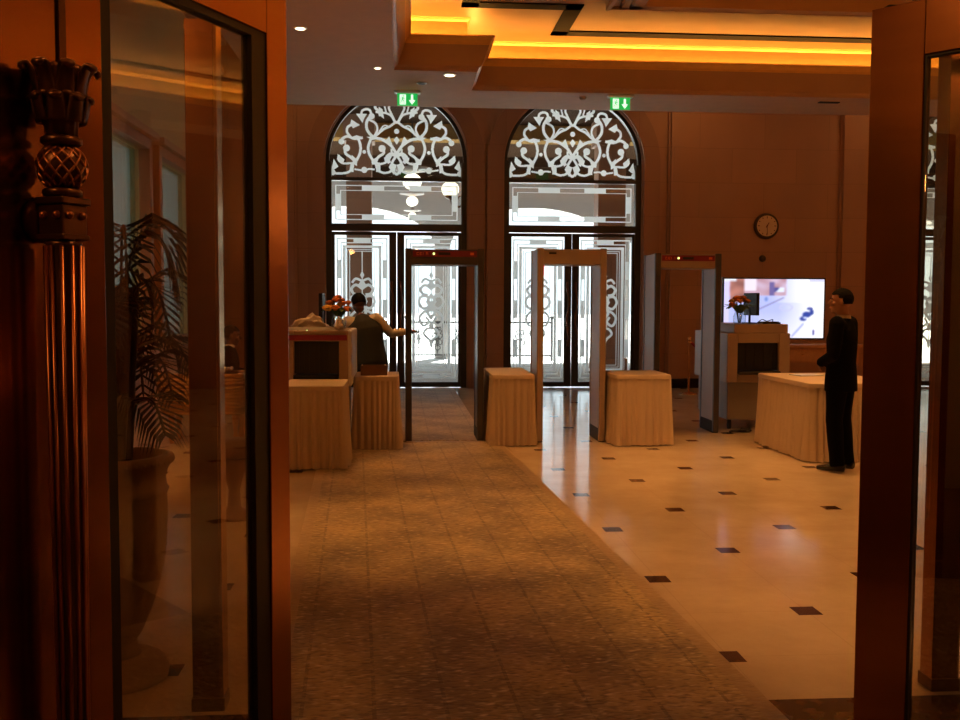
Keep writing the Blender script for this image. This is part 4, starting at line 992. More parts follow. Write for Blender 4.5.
bm = bmesh.new(); ribbon(bm, [(-0.02, -0.03), (0.035, 0.06)], 0.014, -0.073, 0.002); disc_y(bm, (0, -0.073, 0), 0.013, 0.004, 12); obj('hour_hand', bm, M_clockmark, t)
t = thing('wall_sensor', (6.5, YW-0.001, 2.36), 0, 'small dark round fitting on the wall under the clock', 'wall fitting')
bm = bmesh.new(); tube(bm, [(0, 0, 0), (0, -0.02, 0), (0, -0.05, 0)], [0.065, 0.06, 0.03], 20); obj('housing', bm, M_clockrim, t, sm=True)
def stanchion(x, y, label):
    t = thing('rope_stanchion', (x, y, 0), 0, label, 'stanchion', 'brass rope posts')
    bm = bmesh.new(); lathe(bm, [(0.15, 0), (0.15, 0.012), (0.10, 0.025), (0.03, 0.04)], 28); obj('base', bm, M_bronze_bright, t, sm=True)
    bm = bmesh.new(); lathe(bm, [(0.019, 0.035), (0.019, 0.86), (0.032, 0.87), (0.032, 0.90), (0.018, 0.91)], 16); obj('post', bm, M_bronze_bright, t, sm=True)
    bm = bmesh.new(); ball(bm, (0, 0, 0.945), 0.035); obj('finial', bm, M_bronze_bright, t, sm=True)
stanchion(4.78, 16.2, 'brass rope post visible through the rightmost gate')
stanchion(6.15, 16.2, 'brass rope post behind the right x-ray scanner')
bm = bmesh.new(); tube(bm, [(4.81+1.31*k/16, 16.2, 0.88-0.33*(1-(2*k/16-1)**2)) for k in range(17)], 0.022, 10); tag(obj('velvet_rope', bm, M_velvet, sm=True), 'sagging red velvet rope hung between two brass posts', 'rope')

# ================================================================== LEFT AISLE FURNITURE
t = thing('reception_desk', (-2.15, 10.9, 0), 0, 'gilded desk with ribbed curved front, before the seated person', 'desk')
bm = bmesh.new(); box(bm, -0.52, 0.42, -0.32, 0.32, 0.72, 0.77); obj('desktop', bm, M_goldwood, t, bevel=0.015)
bm = bmesh.new(); n = 11
for k in range(n):
    f = k/(n-1); z = 0.70-0.36*f; bulge = 0.10*math.cos(f*PI/2*0.9)
    tube(bm, cat([(-0.45, 0.25-0.02, z), (-0.45-bulge*.3, -0.2-bulge, z), (-0.2, -0.24-bulge, z), (0.1, -0.24-bulge, z), (0.36+bulge*.3, -0.2-bulge, z), (0.37, 0.23, z)], 4), 0.021, 8)
obj('ribbed_front', bm, M_goldwood, t, sm=True)
bxo('desk_body', (-0.42, 0.35, -0.2, 0.24, 0.33, 0.72), M_wood, t)
for sx in (-0.38, 0.30):
    for yy in (-0.16, 0.2):
        bm = bmesh.new(); lathe(bm, [(0.02, 0), (0.035, 0.05), (0.022, 0.12), (0.04, 0.28), (0.04, 0.33)], 14, sx, yy); obj('leg', bm, M_wood, t, sm=True)
t = thing('brass_tray', (-1.95, 10.75, 0.771), 0.3, 'shiny brass tray with small objects on the gilded desk', 'tray')
bm = bmesh.new(); lathe(bm, [(0.11, 0), (0.15, 0.02), (0.152, 0.024), (0.11, 0.006)], 28); obj('dish', bm, M_bronze_bright, t, sm=True)
bm = bmesh.new(); rnd = random.Random(2)
for k in range(9): ball(bm, (rnd.uniform(-0.07, 0.07), rnd.uniform(-0.07, 0.07), 0.03+rnd.uniform(0, 0.02)), 0.022, 10, 7)
obj('wrapped_sweets', bm, M_chrome, t, sm=True)
t = thing('upholstered_stool', (-1.22, 7.0, 0), 0, 'brown upholstered round stool on the marble seen through the left glass leaf', 'stool')
bm = bmesh.new(); lathe(bm, [(0.13, 0.44), (0.18, 0.46), (0.19, 0.50), (0.17, 0.55), (0.08, 0.57)], 28); obj('seat', bm, M_brownleather, t, sm=True)
bm = bmesh.new(); lathe(bm, [(0.14, 0.0), (0.13, 0.03), (0.05, 0.08), (0.04, 0.2), (0.08, 0.34), (0.12, 0.44)], 24); obj('pedestal', bm, M_brownleather, t, sm=True)

# urn and palm behind the left glass leaf
UX, UY = -1.18, 4.02
t = thing('stone_urn', (UX, UY, 0), 0, 'tall carved stone planter urn behind the left glass leaf', 'planter')
bm = bmesh.new(); lathe(bm, [(0.20, 0), (0.205, 0.03), (0.19, 0.045), (0.185, 0.07), (0.16, 0.085), (0.12, 0.10)], 64, fn=lambda a, z: 0.02*math.cos(16*a)*(0.03 < z < 0.08)); obj('base', bm, M_stone, t, sm=True)
def relief(a, z):
    return 0.055*math.cos(18*a+6*math.sin(z*22))*max(0, math.sin((z-0.2)*PI/0.55)) if 0.2 < z < 0.75 else 0
prof = [(0.105, 0.09), (0.085, 0.12), (0.08, 0.15)]+[(0.08+0.125*math.sin(PI/2*min(1, (k/22)**0.75)), 0.16+0.60*k/22) for k in range(23)]+[(0.215, 0.775), (0.205, 0.79), (0.20, 0.83), (0.215, 0.87), (0.232, 0.885), (0.235, 0.91), (0.225, 0.92), (0.19, 0.92), (0.185, 0.86), (0.18, 0.85)]
bm = bmesh.new(); lathe(bm, prof, 96, fn=relief); obj('bowl', bm, M_stone, t, sm=True)
bm = bmesh.new()
for k in range(40):
    a = 2*PI*k/40; ball(bm, (0.226*math.cos(a), 0.226*math.sin(a), 0.897), 0.012, 8, 6)
obj('beaded_rim', bm, M_stone, t, sm=True)
bm = bmesh.new(); lathe(bm, [(0.17, 0.855), (0.15, 0.87), (0.02, 0.875)], 24); obj('soil', bm, M_soil, t)
t = thing('potted_palm', (UX, UY, 0.875), 0, 'dark arching palm growing from the carved stone urn', 'plant')
bm = bmesh.new(); rnd = random.Random(5)
for k in range(7):
    a = k*0.9; tube(bm, cat([(0.05*math.cos(a), 0.05*math.sin(a), -0.03), (0.045*math.cos(a)+0.03, 0.05*math.sin(a), 0.35), (0.04*math.cos(a)+0.06, 0.05*math.sin(a), 0.72)], 4), [0.022]*4+[0.017]*4+[0.012], 7)
obj('trunk', bm, M_stem, t, sm=True)
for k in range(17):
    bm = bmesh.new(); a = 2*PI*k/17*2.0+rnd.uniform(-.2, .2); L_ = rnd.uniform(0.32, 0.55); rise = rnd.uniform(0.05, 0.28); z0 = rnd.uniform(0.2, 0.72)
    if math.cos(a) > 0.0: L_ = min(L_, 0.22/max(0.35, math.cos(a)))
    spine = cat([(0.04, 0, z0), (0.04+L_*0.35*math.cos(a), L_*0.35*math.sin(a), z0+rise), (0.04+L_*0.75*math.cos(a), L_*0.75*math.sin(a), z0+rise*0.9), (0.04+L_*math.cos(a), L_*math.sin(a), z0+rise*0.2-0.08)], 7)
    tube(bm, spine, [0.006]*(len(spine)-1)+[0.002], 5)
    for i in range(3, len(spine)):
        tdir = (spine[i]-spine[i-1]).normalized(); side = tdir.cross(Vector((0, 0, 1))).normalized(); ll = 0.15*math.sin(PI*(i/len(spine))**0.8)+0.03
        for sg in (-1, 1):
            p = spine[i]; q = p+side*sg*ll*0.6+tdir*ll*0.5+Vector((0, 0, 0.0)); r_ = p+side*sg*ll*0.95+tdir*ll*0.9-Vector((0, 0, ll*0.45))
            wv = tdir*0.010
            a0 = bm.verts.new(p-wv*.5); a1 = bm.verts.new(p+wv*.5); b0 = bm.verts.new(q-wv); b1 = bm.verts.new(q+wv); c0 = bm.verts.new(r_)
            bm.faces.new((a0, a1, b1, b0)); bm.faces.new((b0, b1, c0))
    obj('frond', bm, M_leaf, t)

# ================================================================== BRONZE DOOR LEAVES AND POSTS
def leaf_matrix(p0, ang):
    """local x runs from the free (far) edge towards the hinge, local -y faces the viewer"""
    m_ = Matrix.Translation(p0) @ Matrix.Rotation(ang, 4, 'Z'); return m_
LEAFTOP = 2.53
def bronze_leaf(name, p0, ang, mirror, gaps, width, label, gl_top, gk=0.02):
    """gaps: (gasket start, glass start, glass end, gasket end) along the leaf; mirror: which side local y faces."""
    t = thing(name, (p0[0], p0[1], 0.0), ang, label, 'door leaf', 'bronze and glass door leaves')
    g0, g1, g2, g3 = gaps; th = 0.024
    for a, b, nm in ((0, g0, 'free_stile'), (g3, width, 'hinge_stile')):
        bm = bmesh.new(); box(bm, a, b, -th, th, 0.012, LEAFTOP); obj(nm, bm, M_bronze, t, bevel=0.003)
    bm = bmesh.new(); box(bm, g0, g3, -th, th, gl_top+gk, LEAFTOP); obj('top_rail', bm, M_bronze, t, bevel=0.003)
    bm = bmesh.new(); box(bm, g0, g3, -th, th, 0.012, 0.10); obj('bottom_rail', bm, M_bronze, t, bevel=0.003)
    bm = bmesh.new(); k = 0.018
    box(bm, g0, g1, -k, k, 0.10, gl_top+gk); box(bm, g2, g3, -k, k, 0.10, gl_top+gk); box(bm, g1, g2, -k, k, gl_top, gl_top+gk); box(bm, g1, g2, -k, k, 0.10, 0.12)
    obj('gasket', bm, M_gasket, t)
    bm = bmesh.new(); box(bm, g1, g2, -0.003, 0.003, 0.12, gl_top); obj('glass_pane', bm, M_leafglass, t)
    return t
angL = math.atan2(-math.cos(math.radians(26.1)), -math.sin(math.radians(26.1)))
leafL = bronze_leaf('bronze_door_leaf', (-0.385, 3.085), angL, 1, (0.105, 0.175, 0.745, 0.78), 1.22, 'left open bronze door leaf with smoky glass and ornate pull handle', 2.31)
angR = math.atan2(-math.cos(math.radians(41)), math.sin(math.radians(41)))
leafR = bronze_leaf('bronze_door_leaf', (1.587, 3.268), angR, 1, (0.178, 0.184, 0.83, 0.87), 1.2, 'right open bronze door leaf at the edge of the picture', 2.345, 0.006)
# near stile groove on the left leaf
bm = bmesh.new(); box(bm, 0.895, 0.915, -0.030, 0.030, 0.02, LEAFTOP-0.01); obj('stile_bead', bm, M_bronze_dark, leafL)
# handle: local y towards the viewer
vy = 1 if (Matrix.Rotation(angL, 3, 'Z') @ Vector((0, 1, 0))).dot(Vector((0.38, -3.1, 0))) > 0 else -1
HX, HY = 0.980, vy*0.095
hd = D.objects.new('pull_handle', None); COL.objects.link(hd); hd.parent = leafL; hd.location = (HX, HY, 0)
zt = 1.668
bm = bmesh.new()
def flute(a, z): return -0.04*abs(math.sin(5*a)) if 0.32 < z < zt-0.01 else 0
lathe(bm, [(0.020, 0.30), (0.030, 0.31), (0.030, 0.33)]+[(0.027+0.009*k/20, 0.34+(zt-0.35)*k/20) for k in range(21)]+[(0.038, zt-0.004)], 96, fn=flute)
fb = obj('fluted_bar', bm, M_bronze_dark, hd, sm=True)
bm = bmesh.new()
for k in range(11):
    a = 2*PI*k/11+0.1; tube(bm, [(q*math.cos(a), q*math.sin(a), zz) for q, zz in ((0.0285, 0.345), (0.0375, zt-0.012))], [0.0042, 0.0052], 7)
obj('copper_highlights', bm, M_copper, fb, sm=True)  # added ribs whose copper colour stands for highlights between dark flutes
bm = bmesh.new(); box(bm, -0.034, 0.034, -0.034, 0.034, zt, zt+0.075); box(bm, -0.038, 0.038, -0.038, 0.038, zt, zt+0.012); box(bm, -0.040, 0.040, -0.040, 0.040, zt+0.075, zt+0.09); cap = obj('square_block', bm, M_bronze_dark, hd, bevel=0.003)
bm = bmesh.new()
for sx, sy_ in ((0, 1), (0, -1), (1, 0), (-1, 0)):
    for q in (-0.018, 0.018):
        ball(bm, (sx*0.036+(q if sx == 0 else 0), sy_*0.036+(q if sy_ == 0 else 0), zt+0.052), 0.009, 10, 7)
obj('studs', bm, M_copper, cap, sm=True)
bm = bmesh.new(); lathe(bm, [(0.030, zt+0.09), (0.040, zt+0.095), (0.040, zt+0.105), (0.034, zt+0.11)], 40)
zb = zt+0.155; ball(bm, (0, 0, zb), (0.050, 0.050, 0.050), 32, 20); lathe(bm, [(0.036, zt+0.20), (0.042, zt+0.205), (0.042, zt+0.215), (0.034, zt+0.22)], 40)
bulb = obj('pineapple_bulb', bm, M_bronze_dark, hd, sm=True)
bm = bmesh.new()
for sg in (-1, 1):
    for k in range(12):
        pts = []
        for j in range(13):
            la = -1.0+2.0*j/12; lo = 2*PI*k/12+sg*j*0.13; pts.append((0.0505*math.cos(la)*math.cos(lo), 0.0505*math.cos(la)*math.sin(lo), zb+0.0505*math.sin(la)))
        tube(bm, pts, 0.0032, 5)
obj('lattice', bm, M_copper, bulb, sm=True)
bm = bmesh.new(); z1 = zt+0.22
lathe(bm, [(0.032, z1), (0.034, z1+0.02), (0.036, z1+0.035), (0.043, z1+0.040), (0.043, z1+0.046), (0.037, z1+0.050), (0.042, z1+0.075), (0.052, z1+0.080), (0.052, z1+0.088), (0.044, z1+0.093), (0.052, z1+0.135), (0.050, z1+0.145)], 60, fn=lambda a, z: 0.05*math.cos(12*a)); cr = obj('crown', bm, M_bronze_dark, hd, sm=True)
bm = bmesh.new()
for k in range(8):
    a = 2*PI*k/8+0.2; R = 0.044
    for lvl, (za, hgt, out) in enumerate(((z1+0.080, 0.064, 0.026), (z1+0.028, 0.052, 0.014))):
        aa = a+lvl*PI/8
        pts = cat([(R*math.cos(aa), R*math.sin(aa), za), ((R+0.008)*math.cos(aa), (R+0.008)*math.sin(aa), za+hgt*0.6), ((R+out*0.8)*math.cos(aa), (R+out*0.8)*math.sin(aa), za+hgt), ((R+out*1.3)*math.cos(aa), (R+out*1.3)*math.sin(aa), za+hgt*0.93), ((R+out*1.1)*math.cos(aa), (R+out*1.1)*math.sin(aa), za+hgt*0.84)], 4)
        n = len(pts); tube(bm, pts, [(0.0205*(1-0.45*i/n), 0.006) for i in range(n)], 8, ref=(-math.sin(aa), math.cos(aa), 0.001))
obj('acanthus_leaves', bm, M_bronze_dark, cr, sm=True)
for z in (zt+0.045, 0.42):
    bm = bmesh.new(); tube(bm, [(0, 0, z), (0, -vy*0.05, z)], 0.014, 14)
    obj('mount_arm', bm, M_bronze_dark, hd, sm=True)
    bm = bmesh.new(); tube(bm, [(0, -vy*0.035, z), (0, -vy*0.045, z), (0, -vy*0.06, z), (0, -vy*0.068, z)], [0.025, 0.045, 0.050, 0.046], 28); obj('rosette', bm, M_bronze_dark, hd, sm=True)
# fixed frame posts of the doorway
def post(x0, x1, label):
    t = thing('bronze_post', ((x0+x1)/2, 3.66, 0), 0, label, 'door post', 'bronze posts of the doorway'); hw = (x1-x0)/2
    bm = bmesh.new(); box(bm, -hw, hw-0.012, 0, 0.09, 0.0, 2.56); obj('shaft', bm, M_bronze, t, bevel=0.003)
    bm = bmesh.new(); box(bm, hw-0.012, hw, -0.004, 0.094, 0.0, 2.565); obj('edge_strip', bm, M_bronze_bright, t, bevel=0.002)
    bm = bmesh.new(); box(bm, -hw-0.004, hw+0.004, -0.008, 0.098, 0.0, 0.05); obj('foot_plate', bm, M_bronze_dark, t, bevel=0.002)
post(-0.80, -0.685, 'slim bronze post standing behind the left glass leaf')
post(2.085, 2.195, 'slim bronze post standing behind the right glass leaf')
t = thing('door_closer', (1.95, 3.36, 2.533), 0, 'black door closer box above the right bronze leaf', 'door closer')
bm = bmesh.new(); box(bm, -0.30, 0.45, -0.06, 0.04, 0.0, 0.035); obj('closer_body', bm, M_black, t, bevel=0.01)

# ================================================================== PEOPLE
def remeshed(name, bm, material, parent, vox=0.009, smooth_it=4, factor=0.5):
    o = obj(name, bm, material, parent, sm=True)
    r = o.modifiers.new('fuse', 'REMESH'); r.mode = 'VOXEL'; r.voxel_size = vox; r.use_smooth_shade = True
    s = o.modifiers.new('soften', 'SMOOTH'); s.factor = factor; s.iterations = smooth_it
    return o
def lerp(a, b, f): return a.lerp(b, f)
def hand(bm, wrist, direction, palm_n, side, curl=0.6, s=1.0):
    """five separate fingers; side: +1/-1 gives the thumb side."""
    d = Vector(direction).normalized(); n = Vector(palm_n); n = (n-d*n.dot(d)).normalized(); u = d.cross(n)*side
    w0 = Vector(wrist)
    tube(bm, [w0-d*0.02*s, w0+d*0.02*s, w0+d*0.055*s, w0+d*0.090*s], [(0.026*s, 0.019*s), (0.032*s, 0.018*s), (0.040*s, 0.016*s), (0.038*s, 0.013*s)], 12, ref=u)
    for off, ln in ((0.029, 0.070), (0.010, 0.080), (-0.010, 0.074), (-0.029, 0.058)):
        base = w0+d*0.082*s+u*off*s; dd = d.copy(); pts = [base-d*0.02*s, base]; p = base
        for j, fr in enumerate((0.45, 0.32, 0.23)):
            a = curl*(0.45+0.35*j); rot = Matrix.Rotation(a, 3, u.normalized()*(1 if d.cross(n).dot(u) > 0 else -1)); dd = rot @ dd
            if (dd-d).dot(n) < -0.0001 and j == 0: pass
            p = p+dd*ln*fr*s; pts.append(p)
        tube(bm, pts, [0.0088*s, 0.0088*s, 0.0082*s, 0.0075*s, 0.0062*s], 8)
    tb = w0+d*0.025*s+u*0.028*s
    tube(bm, [tb-u*0.01*s, tb+u*0.018*s+d*0.022*s, tb+u*0.028*s+d*0.048*s+n*0.008*s, tb+u*0.026*s+d*0.068*s+n*0.016*s], [0.012*s, 0.0115*s, 0.0095*s, 0.0075*s], 8)
def head(bm, c, face, up=(0, 0, 1), s=1.0):
    f = Vector(face).normalized(); up = Vector(up); up = (up-f*up.dot(f)).normalized(); r = f.cross(up)
    rot = Matrix((r, f, up)).transposed().to_4x4(); T = Matrix.Translation(c) @ rot @ Matrix.Scale(s, 4)
    b = bmesh.new()
    ball(b, (0, -0.012, 0.025), (0.076, 0.094, 0.090), 24, 16)
    ball(b, (0, 0.022, -0.030), (0.060, 0.066, 0.078), 20, 14)
    ball(b, (0, 0.062, -0.088), (0.024, 0.020, 0.018), 12, 8)
    tube(b, [(0, 0.082, 0.018), (0, 0.100, -0.006), (0, 0.108, -0.022), (0, 0.088, -0.032)], [(0.009, 0.010), (0.011, 0.012), (0.015, 0.012), (0.012, 0.008)], 10)
    ball(b, (0, 0.078, 0.030), (0.050, 0.014, 0.010), 14, 8)
    for sx in (-1, 1):
        ball(b, (sx*0.078, -0.008, -0.006), (0.010, 0.020, 0.032), 12, 8); ball(b, (sx*0.040, 0.060, -0.018), (0.022, 0.024, 0.020), 12, 8)
    ball(b, (0, 0.083, -0.056), (0.024, 0.014, 0.010), 12, 8)
    bmesh.ops.transform(b, matrix=T, verts=b.verts); me = D.meshes.new('tmp'); b.to_mesh(me); b.free(); bm.from_mesh(me); D.meshes.remove(me)
    return T
def features(T, parent, hair_style='short', skin_lip=M_lip):
    b = bmesh.new()
    for sx in (-1, 1): ball(b, (sx*0.030, 0.079, 0.012), (0.012, 0.007, 0.006), 12, 8)
    bmesh.ops.transform(b, matrix=T, verts=b.verts); obj('eyes', b, M_eye, parent, sm=True)
    b = bmesh.new(); 
    for sx in (-1, 1): ball(b, (sx*0.030, 0.0855, 0.012), (0.005, 0.002, 0.005), 10, 6)
    for sx in (-1, 1): tube(b, [(sx*0.014, 0.090, 0.030), (sx*0.032, 0.088, 0.036), (sx*0.050, 0.072, 0.030)], (0.0035), 6)
    bmesh.ops.transform(b, matrix=T, verts=b.verts); obj('brows_and_pupils', b, M_hair, parent, sm=True)
    b = bmesh.new(); tube(b, [(-0.024, 0.086, -0.057), (0, 0.097, -0.055), (0.024, 0.086, -0.057)], [0.003, 0.0065, 0.003], 8)
    bmesh.ops.transform(b, matrix=T, verts=b.verts); obj('mouth', b, skin_lip, parent, sm=True)
    b = bmesh.new()
    bmesh.ops.create_uvsphere(b, u_segments=90, v_segments=64, radius=1)
    dele = []
    for v in b.verts:
        p = v.co; x, y, z = p
        keep = z > (0.42 if y > 0.35 else (0.05 if y > 0.0 else (-0.50 if hair_style == 'short' else -0.75)))
        k = 1+0.02*math.sin(23*x+11*z)*math.sin(17*y)
        v.co = Vector((x*0.084*k, y*0.102*k-0.014, z*0.100*k+0.027))
        if not keep: dele.append(v)
    bmesh.ops.delete(b, geom=dele, context='VERTS')
    bmesh.ops.transform(b, matrix=T, verts=b.verts)
    h = obj('hair', b, M_hair, parent, sm=True); so = h.modifiers.new('thickness', 'SOLIDIFY'); so.thickness = 0.012; so.offset = -0.6

def limb(bm, a, m, b, ra, rm, rb, n=12, bulge=1.12):
    a, m, b = Vector(a), Vector(m), Vector(b)
    tube(bm, [a, lerp(a, m, 0.35), lerp(a, m, 0.8), m, lerp(m, b, 0.3), lerp(m, b, 0.75), b], [ra, ra*1.03, rm*1.04, rm, rm*bulge*0.98, (rm+rb*1.6)/2.6, rb], n)
def person(loc, rz, label, J, clothes, s=1.0, hair='short', skin=M_skin):
    """J: joints in local metres (x right of the person, y forward, z up)."""
    t = thing('person', loc, rz, label, 'person'); V = lambda k: Vector(J[k])
    bm = bmesh.new()
    right = (V('shR')-V('shL')).normalized()
    pel, che, nk, hc = V('pelvis'), V('chest'), V('neck'), V('head')
    body_path = [pel-Vector((0, 0, 0.06)), pel, lerp(pel, che, 0.4), lerp(pel, che, 0.8), che, lerp(che, nk, 0.55), nk]
    tube(bm, body_path, [(0.12, 0.09), (0.155, 0.105), (0.130, 0.095), (0.155, 0.11), (0.165, 0.112), (0.11, 0.085), (0.055, 0.055)], 20, ref=right)
    tube(bm, [lerp(che, nk, 0.6), nk, lerp(nk, hc, 0.45), lerp(nk, hc, 0.8)], [0.062, 0.056, 0.054, 0.056], 14)
    for sd in 'LR':
        limb(bm, V('sh'+sd), V('el'+sd), V('wr'+sd), 0.048, 0.038, 0.024)
        limb(bm, V('hip'+sd), V('kn'+sd), V('an'+sd), 0.082, 0.054, 0.036)
        tube(bm, [V('an'+sd)+Vector((0, -0.04, -0.04)), V('an'+sd)+Vector(J['foot'+sd])*0.10+Vector((0, 0, -0.05)), V('an'+sd)+Vector(J['foot'+sd])*0.19+Vector((0, 0, -0.065))], [(0.03, 0.03), (0.036, 0.024), (0.03, 0.012)], 10)
        hand(bm, V('wr'+sd), J['hand'+sd], J['palm'+sd], 1 if sd == 'L' else -1, J.get('curl', 0.6))
    T = head(bm, hc, J['face'], J.get('up', (0, 0, 1)))
    body = remeshed('body', bm, skin, t, 0.0065, 3)
    features(T, t, hair)
    # trousers
    bm = bmesh.new()
    tube(bm, [pel+Vector((0, 0, 0.10)), pel+Vector((0, 0, 0.03)), pel-Vector((0, 0, 0.05)), lerp(V('hipL'), V('hipR'), 0.5)-Vector((0, 0, 0.06))], [(0.155, 0.115), (0.175, 0.125), (0.175, 0.125), (0.13, 0.10)], 22, ref=right)
    for sd in 'LR':
        a, m_, b = V('hip'+sd), V('kn'+sd), V('an'+sd)
        tube(bm, [a+Vector((0, 0, 0.03)), lerp(a, m_, 0.3), lerp(a, m_, 0.75), m_, lerp(m_, b, 0.35), lerp(m_, b, 0.8), b+(b-m_).normalized()*0.035], [0.098, 0.100, 0.082, 0.078, 0.077, 0.070, 0.072], 16)
    remeshed('trousers', bm, clothes['trousers'], t, 0.010, 3)
    for sd in 'LR':
        bm = bmesh.new(); f = Vector(J['foot'+sd]).normalized(); a = V('an'+sd); base = Vector((a.x, a.y, a.z-0.085))
        tube(bm, [base-f*0.075+Vector((0, 0, 0.035)), base-f*0.03+Vector((0, 0, 0.045)), base+f*0.04+Vector((0, 0, 0.042)), base+f*0.12+Vector((0, 0, 0.030)), base+f*0.185+Vector((0, 0, 0.024))],
             [(0.034, 0.034), (0.042, 0.045), (0.044, 0.042), (0.048, 0.030), (0.030, 0.020)], 14, ref=f.cross(Vector((0, 0, 1))))
        remeshed('shoe', bm, M_shoe, t, 0.007, 2)
    # upper clothing
    def torso(k, hem):
        b = bmesh.new(); low = pel-Vector((0, 0, hem))
        tube(b, [low, lerp(low, pel, 0.6), lerp(pel, che, 0.35), lerp(pel, che, 0.75), che, lerp(che, nk, 0.45), lerp(che, nk, 0.8), lerp(che, nk, 0.97)],
             [(0.185*k, 0.140*k), (0.185*k, 0.138*k), (0.165*k, 0.122*k), (0.180*k, 0.128*k), (0.190*k, 0.130*k), (0.170*k, 0.110*k), (0.095*k, 0.085*k), (0.066, 0.066)], 24, ref=right)
        return b
    def sleeves(b, r0, r1, r2, f=1.0):
        for sd in 'LR':
            a, m_, w_ = V('sh'+sd), V('el'+sd), V('wr'+sd)
            ball(b, a-(right*(0.012 if sd == 'R' else -0.012)), r0*1.06, 14, 10)
            tube(b, [lerp(che, nk, 0.4), lerp(lerp(che, nk, 0.4), a, 0.6), a], [0.07, 0.075, r0], 14)
            tube(b, [a, lerp(a, m_, 0.4), lerp(a, m_, 0.9), m_, lerp(m_, w_, 0.3), lerp(m_, w_, 0.97*f)], [r0, r0*0.98, r1*1.02, r1, r1*0.96, r2], 14)
    b = torso(clothes.get('wide', 1.0), clothes.get('hem', 0.10))
    if clothes['kind'] == 'jacket':
        q_ = clothes.get('wide', 1.0); sleeves(b, 0.066*q_, 0.054*q_, 0.044*q_); remeshed('jacket', b, clothes['top'], t, 0.010, 3)
        b = bmesh.new(); f = Vector(J['face']); 
        tube(b, [lerp(che, nk, 0.85)+Vector((0, 0.0, 0.0)), nk+Vector((0, 0, 0.022))], [(0.070, 0.070), (0.064, 0.062)], 24); obj('shirt_collar', b, M_shirt, t, sm=True)
    else:
        b2 = torso(0.97, 0.06); sleeves(b2, 0.066, 0.052, 0.042, 1.0); remeshed('shirt', b2, M_shirt, t, 0.010, 3)
        b3 = torso(1.13, clothes.get('hem', 0.10)); remeshed('vest', b3, clothes['top'], t, 0.010, 3); b.free()
    t.scale = (s, s, s)
    return t
# man on the right: three-quarter back view, facing left towards the television, hands clasped before him
JM = dict(pelvis=(0, 0, 0.93), chest=(0, 0.0, 1.26), neck=(0, -0.01, 1.47), head=(-0.01, 0.02, 1.615), face=(-0.40, 1, 0.0),
          shL=(-0.185, -0.01, 1.41), shR=(0.185, -0.01, 1.41), elL=(-0.235, -0.01, 1.12), elR=(0.235, -0.01, 1.12), wrL=(-0.08, 0.175, 1.03), wrR=(0.08, 0.165, 1.02),
          handL=(0.75, 0.25, -0.35), handR=(-0.75, 0.30, -0.3), palmL=(0.2, -1, 0), palmR=(-0.2, -1, 0),
          hipL=(-0.09, 0, 0.90), hipR=(0.09, 0, 0.90), knL=(-0.10, 0.02, 0.50), knR=(0.10, 0.01, 0.50), anL=(-0.11, -0.02, 0.095), anR=(0.12, -0.03, 0.095), footL=(-0.15, 1, 0), footR=(0.2, 1, 0), curl=0.7)
person((3.98, 8.66, 0.0), math.radians(46), 'man in a black suit standing with clasped hands, watching the television', JM, dict(kind='jacket', top=M_suit, trousers=M_trouser, hem=0.16, wide=1.03), 0.965)
# attendant behind the left scanner: back to us, leaning left, right arm reaching out to the right
JA = dict(pelvis=(0.03, 0, 0.92), chest=(-0.03, 0.08, 1.22), neck=(-0.08, 0.14, 1.41), head=(-0.10, 0.21, 1.54), face=(-0.35, 1, -0.5), up=(-0.2, 0.4, 1),
          shL=(-0.24, 0.12, 1.33), shR=(0.11, 0.08, 1.37), elL=(-0.34, 0.32, 1.16), elR=(0.27, 0.10, 1.19), wrL=(-0.30, 0.5, 1.24), wrR=(0.46, 0.12, 1.215),
          handL=(0.1, 1, 0.1), handR=(1, 0.1, 0.05), palmL=(0.2, 0, -1), palmR=(0, 0.3, -1),
          hipL=(-0.07, 0, 0.89), hipR=(0.11, 0, 0.89), knL=(-0.08, 0.03, 0.50), knR=(0.12, 0.02, 0.50), anL=(-0.10, -0.02, 0.095), anR=(0.14, -0.02, 0.095), footL=(-0.1, 1, 0), footR=(0.15, 1, 0), curl=0.35)
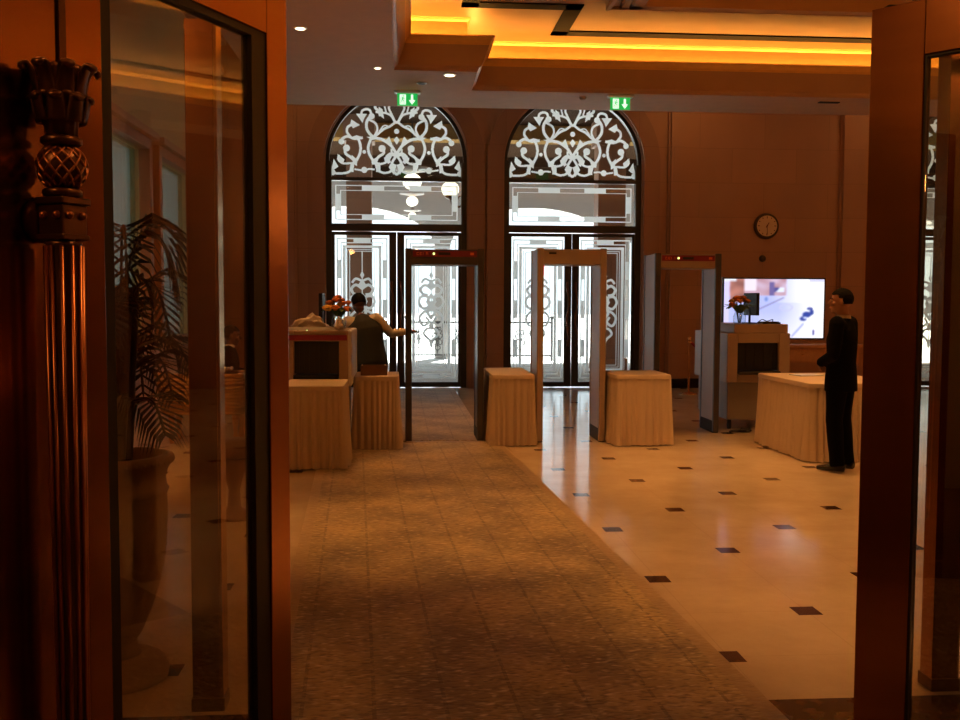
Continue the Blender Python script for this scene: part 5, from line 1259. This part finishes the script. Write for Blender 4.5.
person((-0.44, 11.32, 0.0), math.radians(4), 'attendant in dark vest and white sleeves seen from behind, arm stretched to the right', JA, dict(kind='vest', top=M_vest, trousers=M_trouser, hem=0.15), 0.985, skin=M_skind)
# seated person behind the gilded desk, in profile facing right
JS = dict(pelvis=(0, 0, 0.50), chest=(0, 0.02, 0.82), neck=(0, 0.03, 1.01), head=(0, 0.065, 1.13), face=(0.1, 1, -0.12),
          shL=(-0.18, 0.02, 0.96), shR=(0.18, 0.02, 0.96), elL=(-0.23, 0.10, 0.70), elR=(0.23, 0.10, 0.70), wrL=(-0.13, 0.30, 0.66), wrR=(0.13, 0.30, 0.66),
          handL=(0.4, 1, -0.1), handR=(-0.4, 1, -0.1), palmL=(0.2, 0, -1), palmR=(-0.2, 0, -1),
          hipL=(-0.09, 0.02, 0.50), hipR=(0.09, 0.02, 0.50), knL=(-0.11, 0.43, 0.50), knR=(0.11, 0.43, 0.50), anL=(-0.11, 0.44, 0.095), anR=(0.11, 0.42, 0.095), footL=(0, 1, 0), footR=(0, 1, 0), curl=0.5)
person((-2.12, 11.75, 0.0), math.radians(-80), 'seated person in dark jacket with white collar, in profile behind the gilded desk', JS, dict(kind='jacket', top=M_suit, trousers=M_trouser, hem=0.03), 1.0, skin=M_skind)
t = thing('office_chair', (-2.12, 11.75, 0), math.radians(-80), 'dark low-backed chair under the seated person', 'chair')
bm = bmesh.new(); box(bm, -0.22, 0.22, -0.2, 0.24, 0.36, 0.405); obj('seat', bm, M_brownleather, t, bevel=0.02)
bm = bmesh.new(); box(bm, -0.2, 0.2, -0.27, -0.23, 0.42, 0.75); obj('backrest', bm, M_brownleather, t, bevel=0.02)
for sx in (-0.19, 0.19):
    for yy in (-0.2, 0.2):
        bm = bmesh.new(); tube(bm, [(sx, yy, 0), (sx, yy, 0.37)], 0.016, 8); obj('leg', bm, M_wood, t)
for sx in (-0.19, 0.19):
    bm = bmesh.new(); tube(bm, [(sx*0.8, -0.21, 0.37), (sx*0.8, -0.25, 0.6)], 0.012, 8); obj('back_support', bm, M_wood, t)
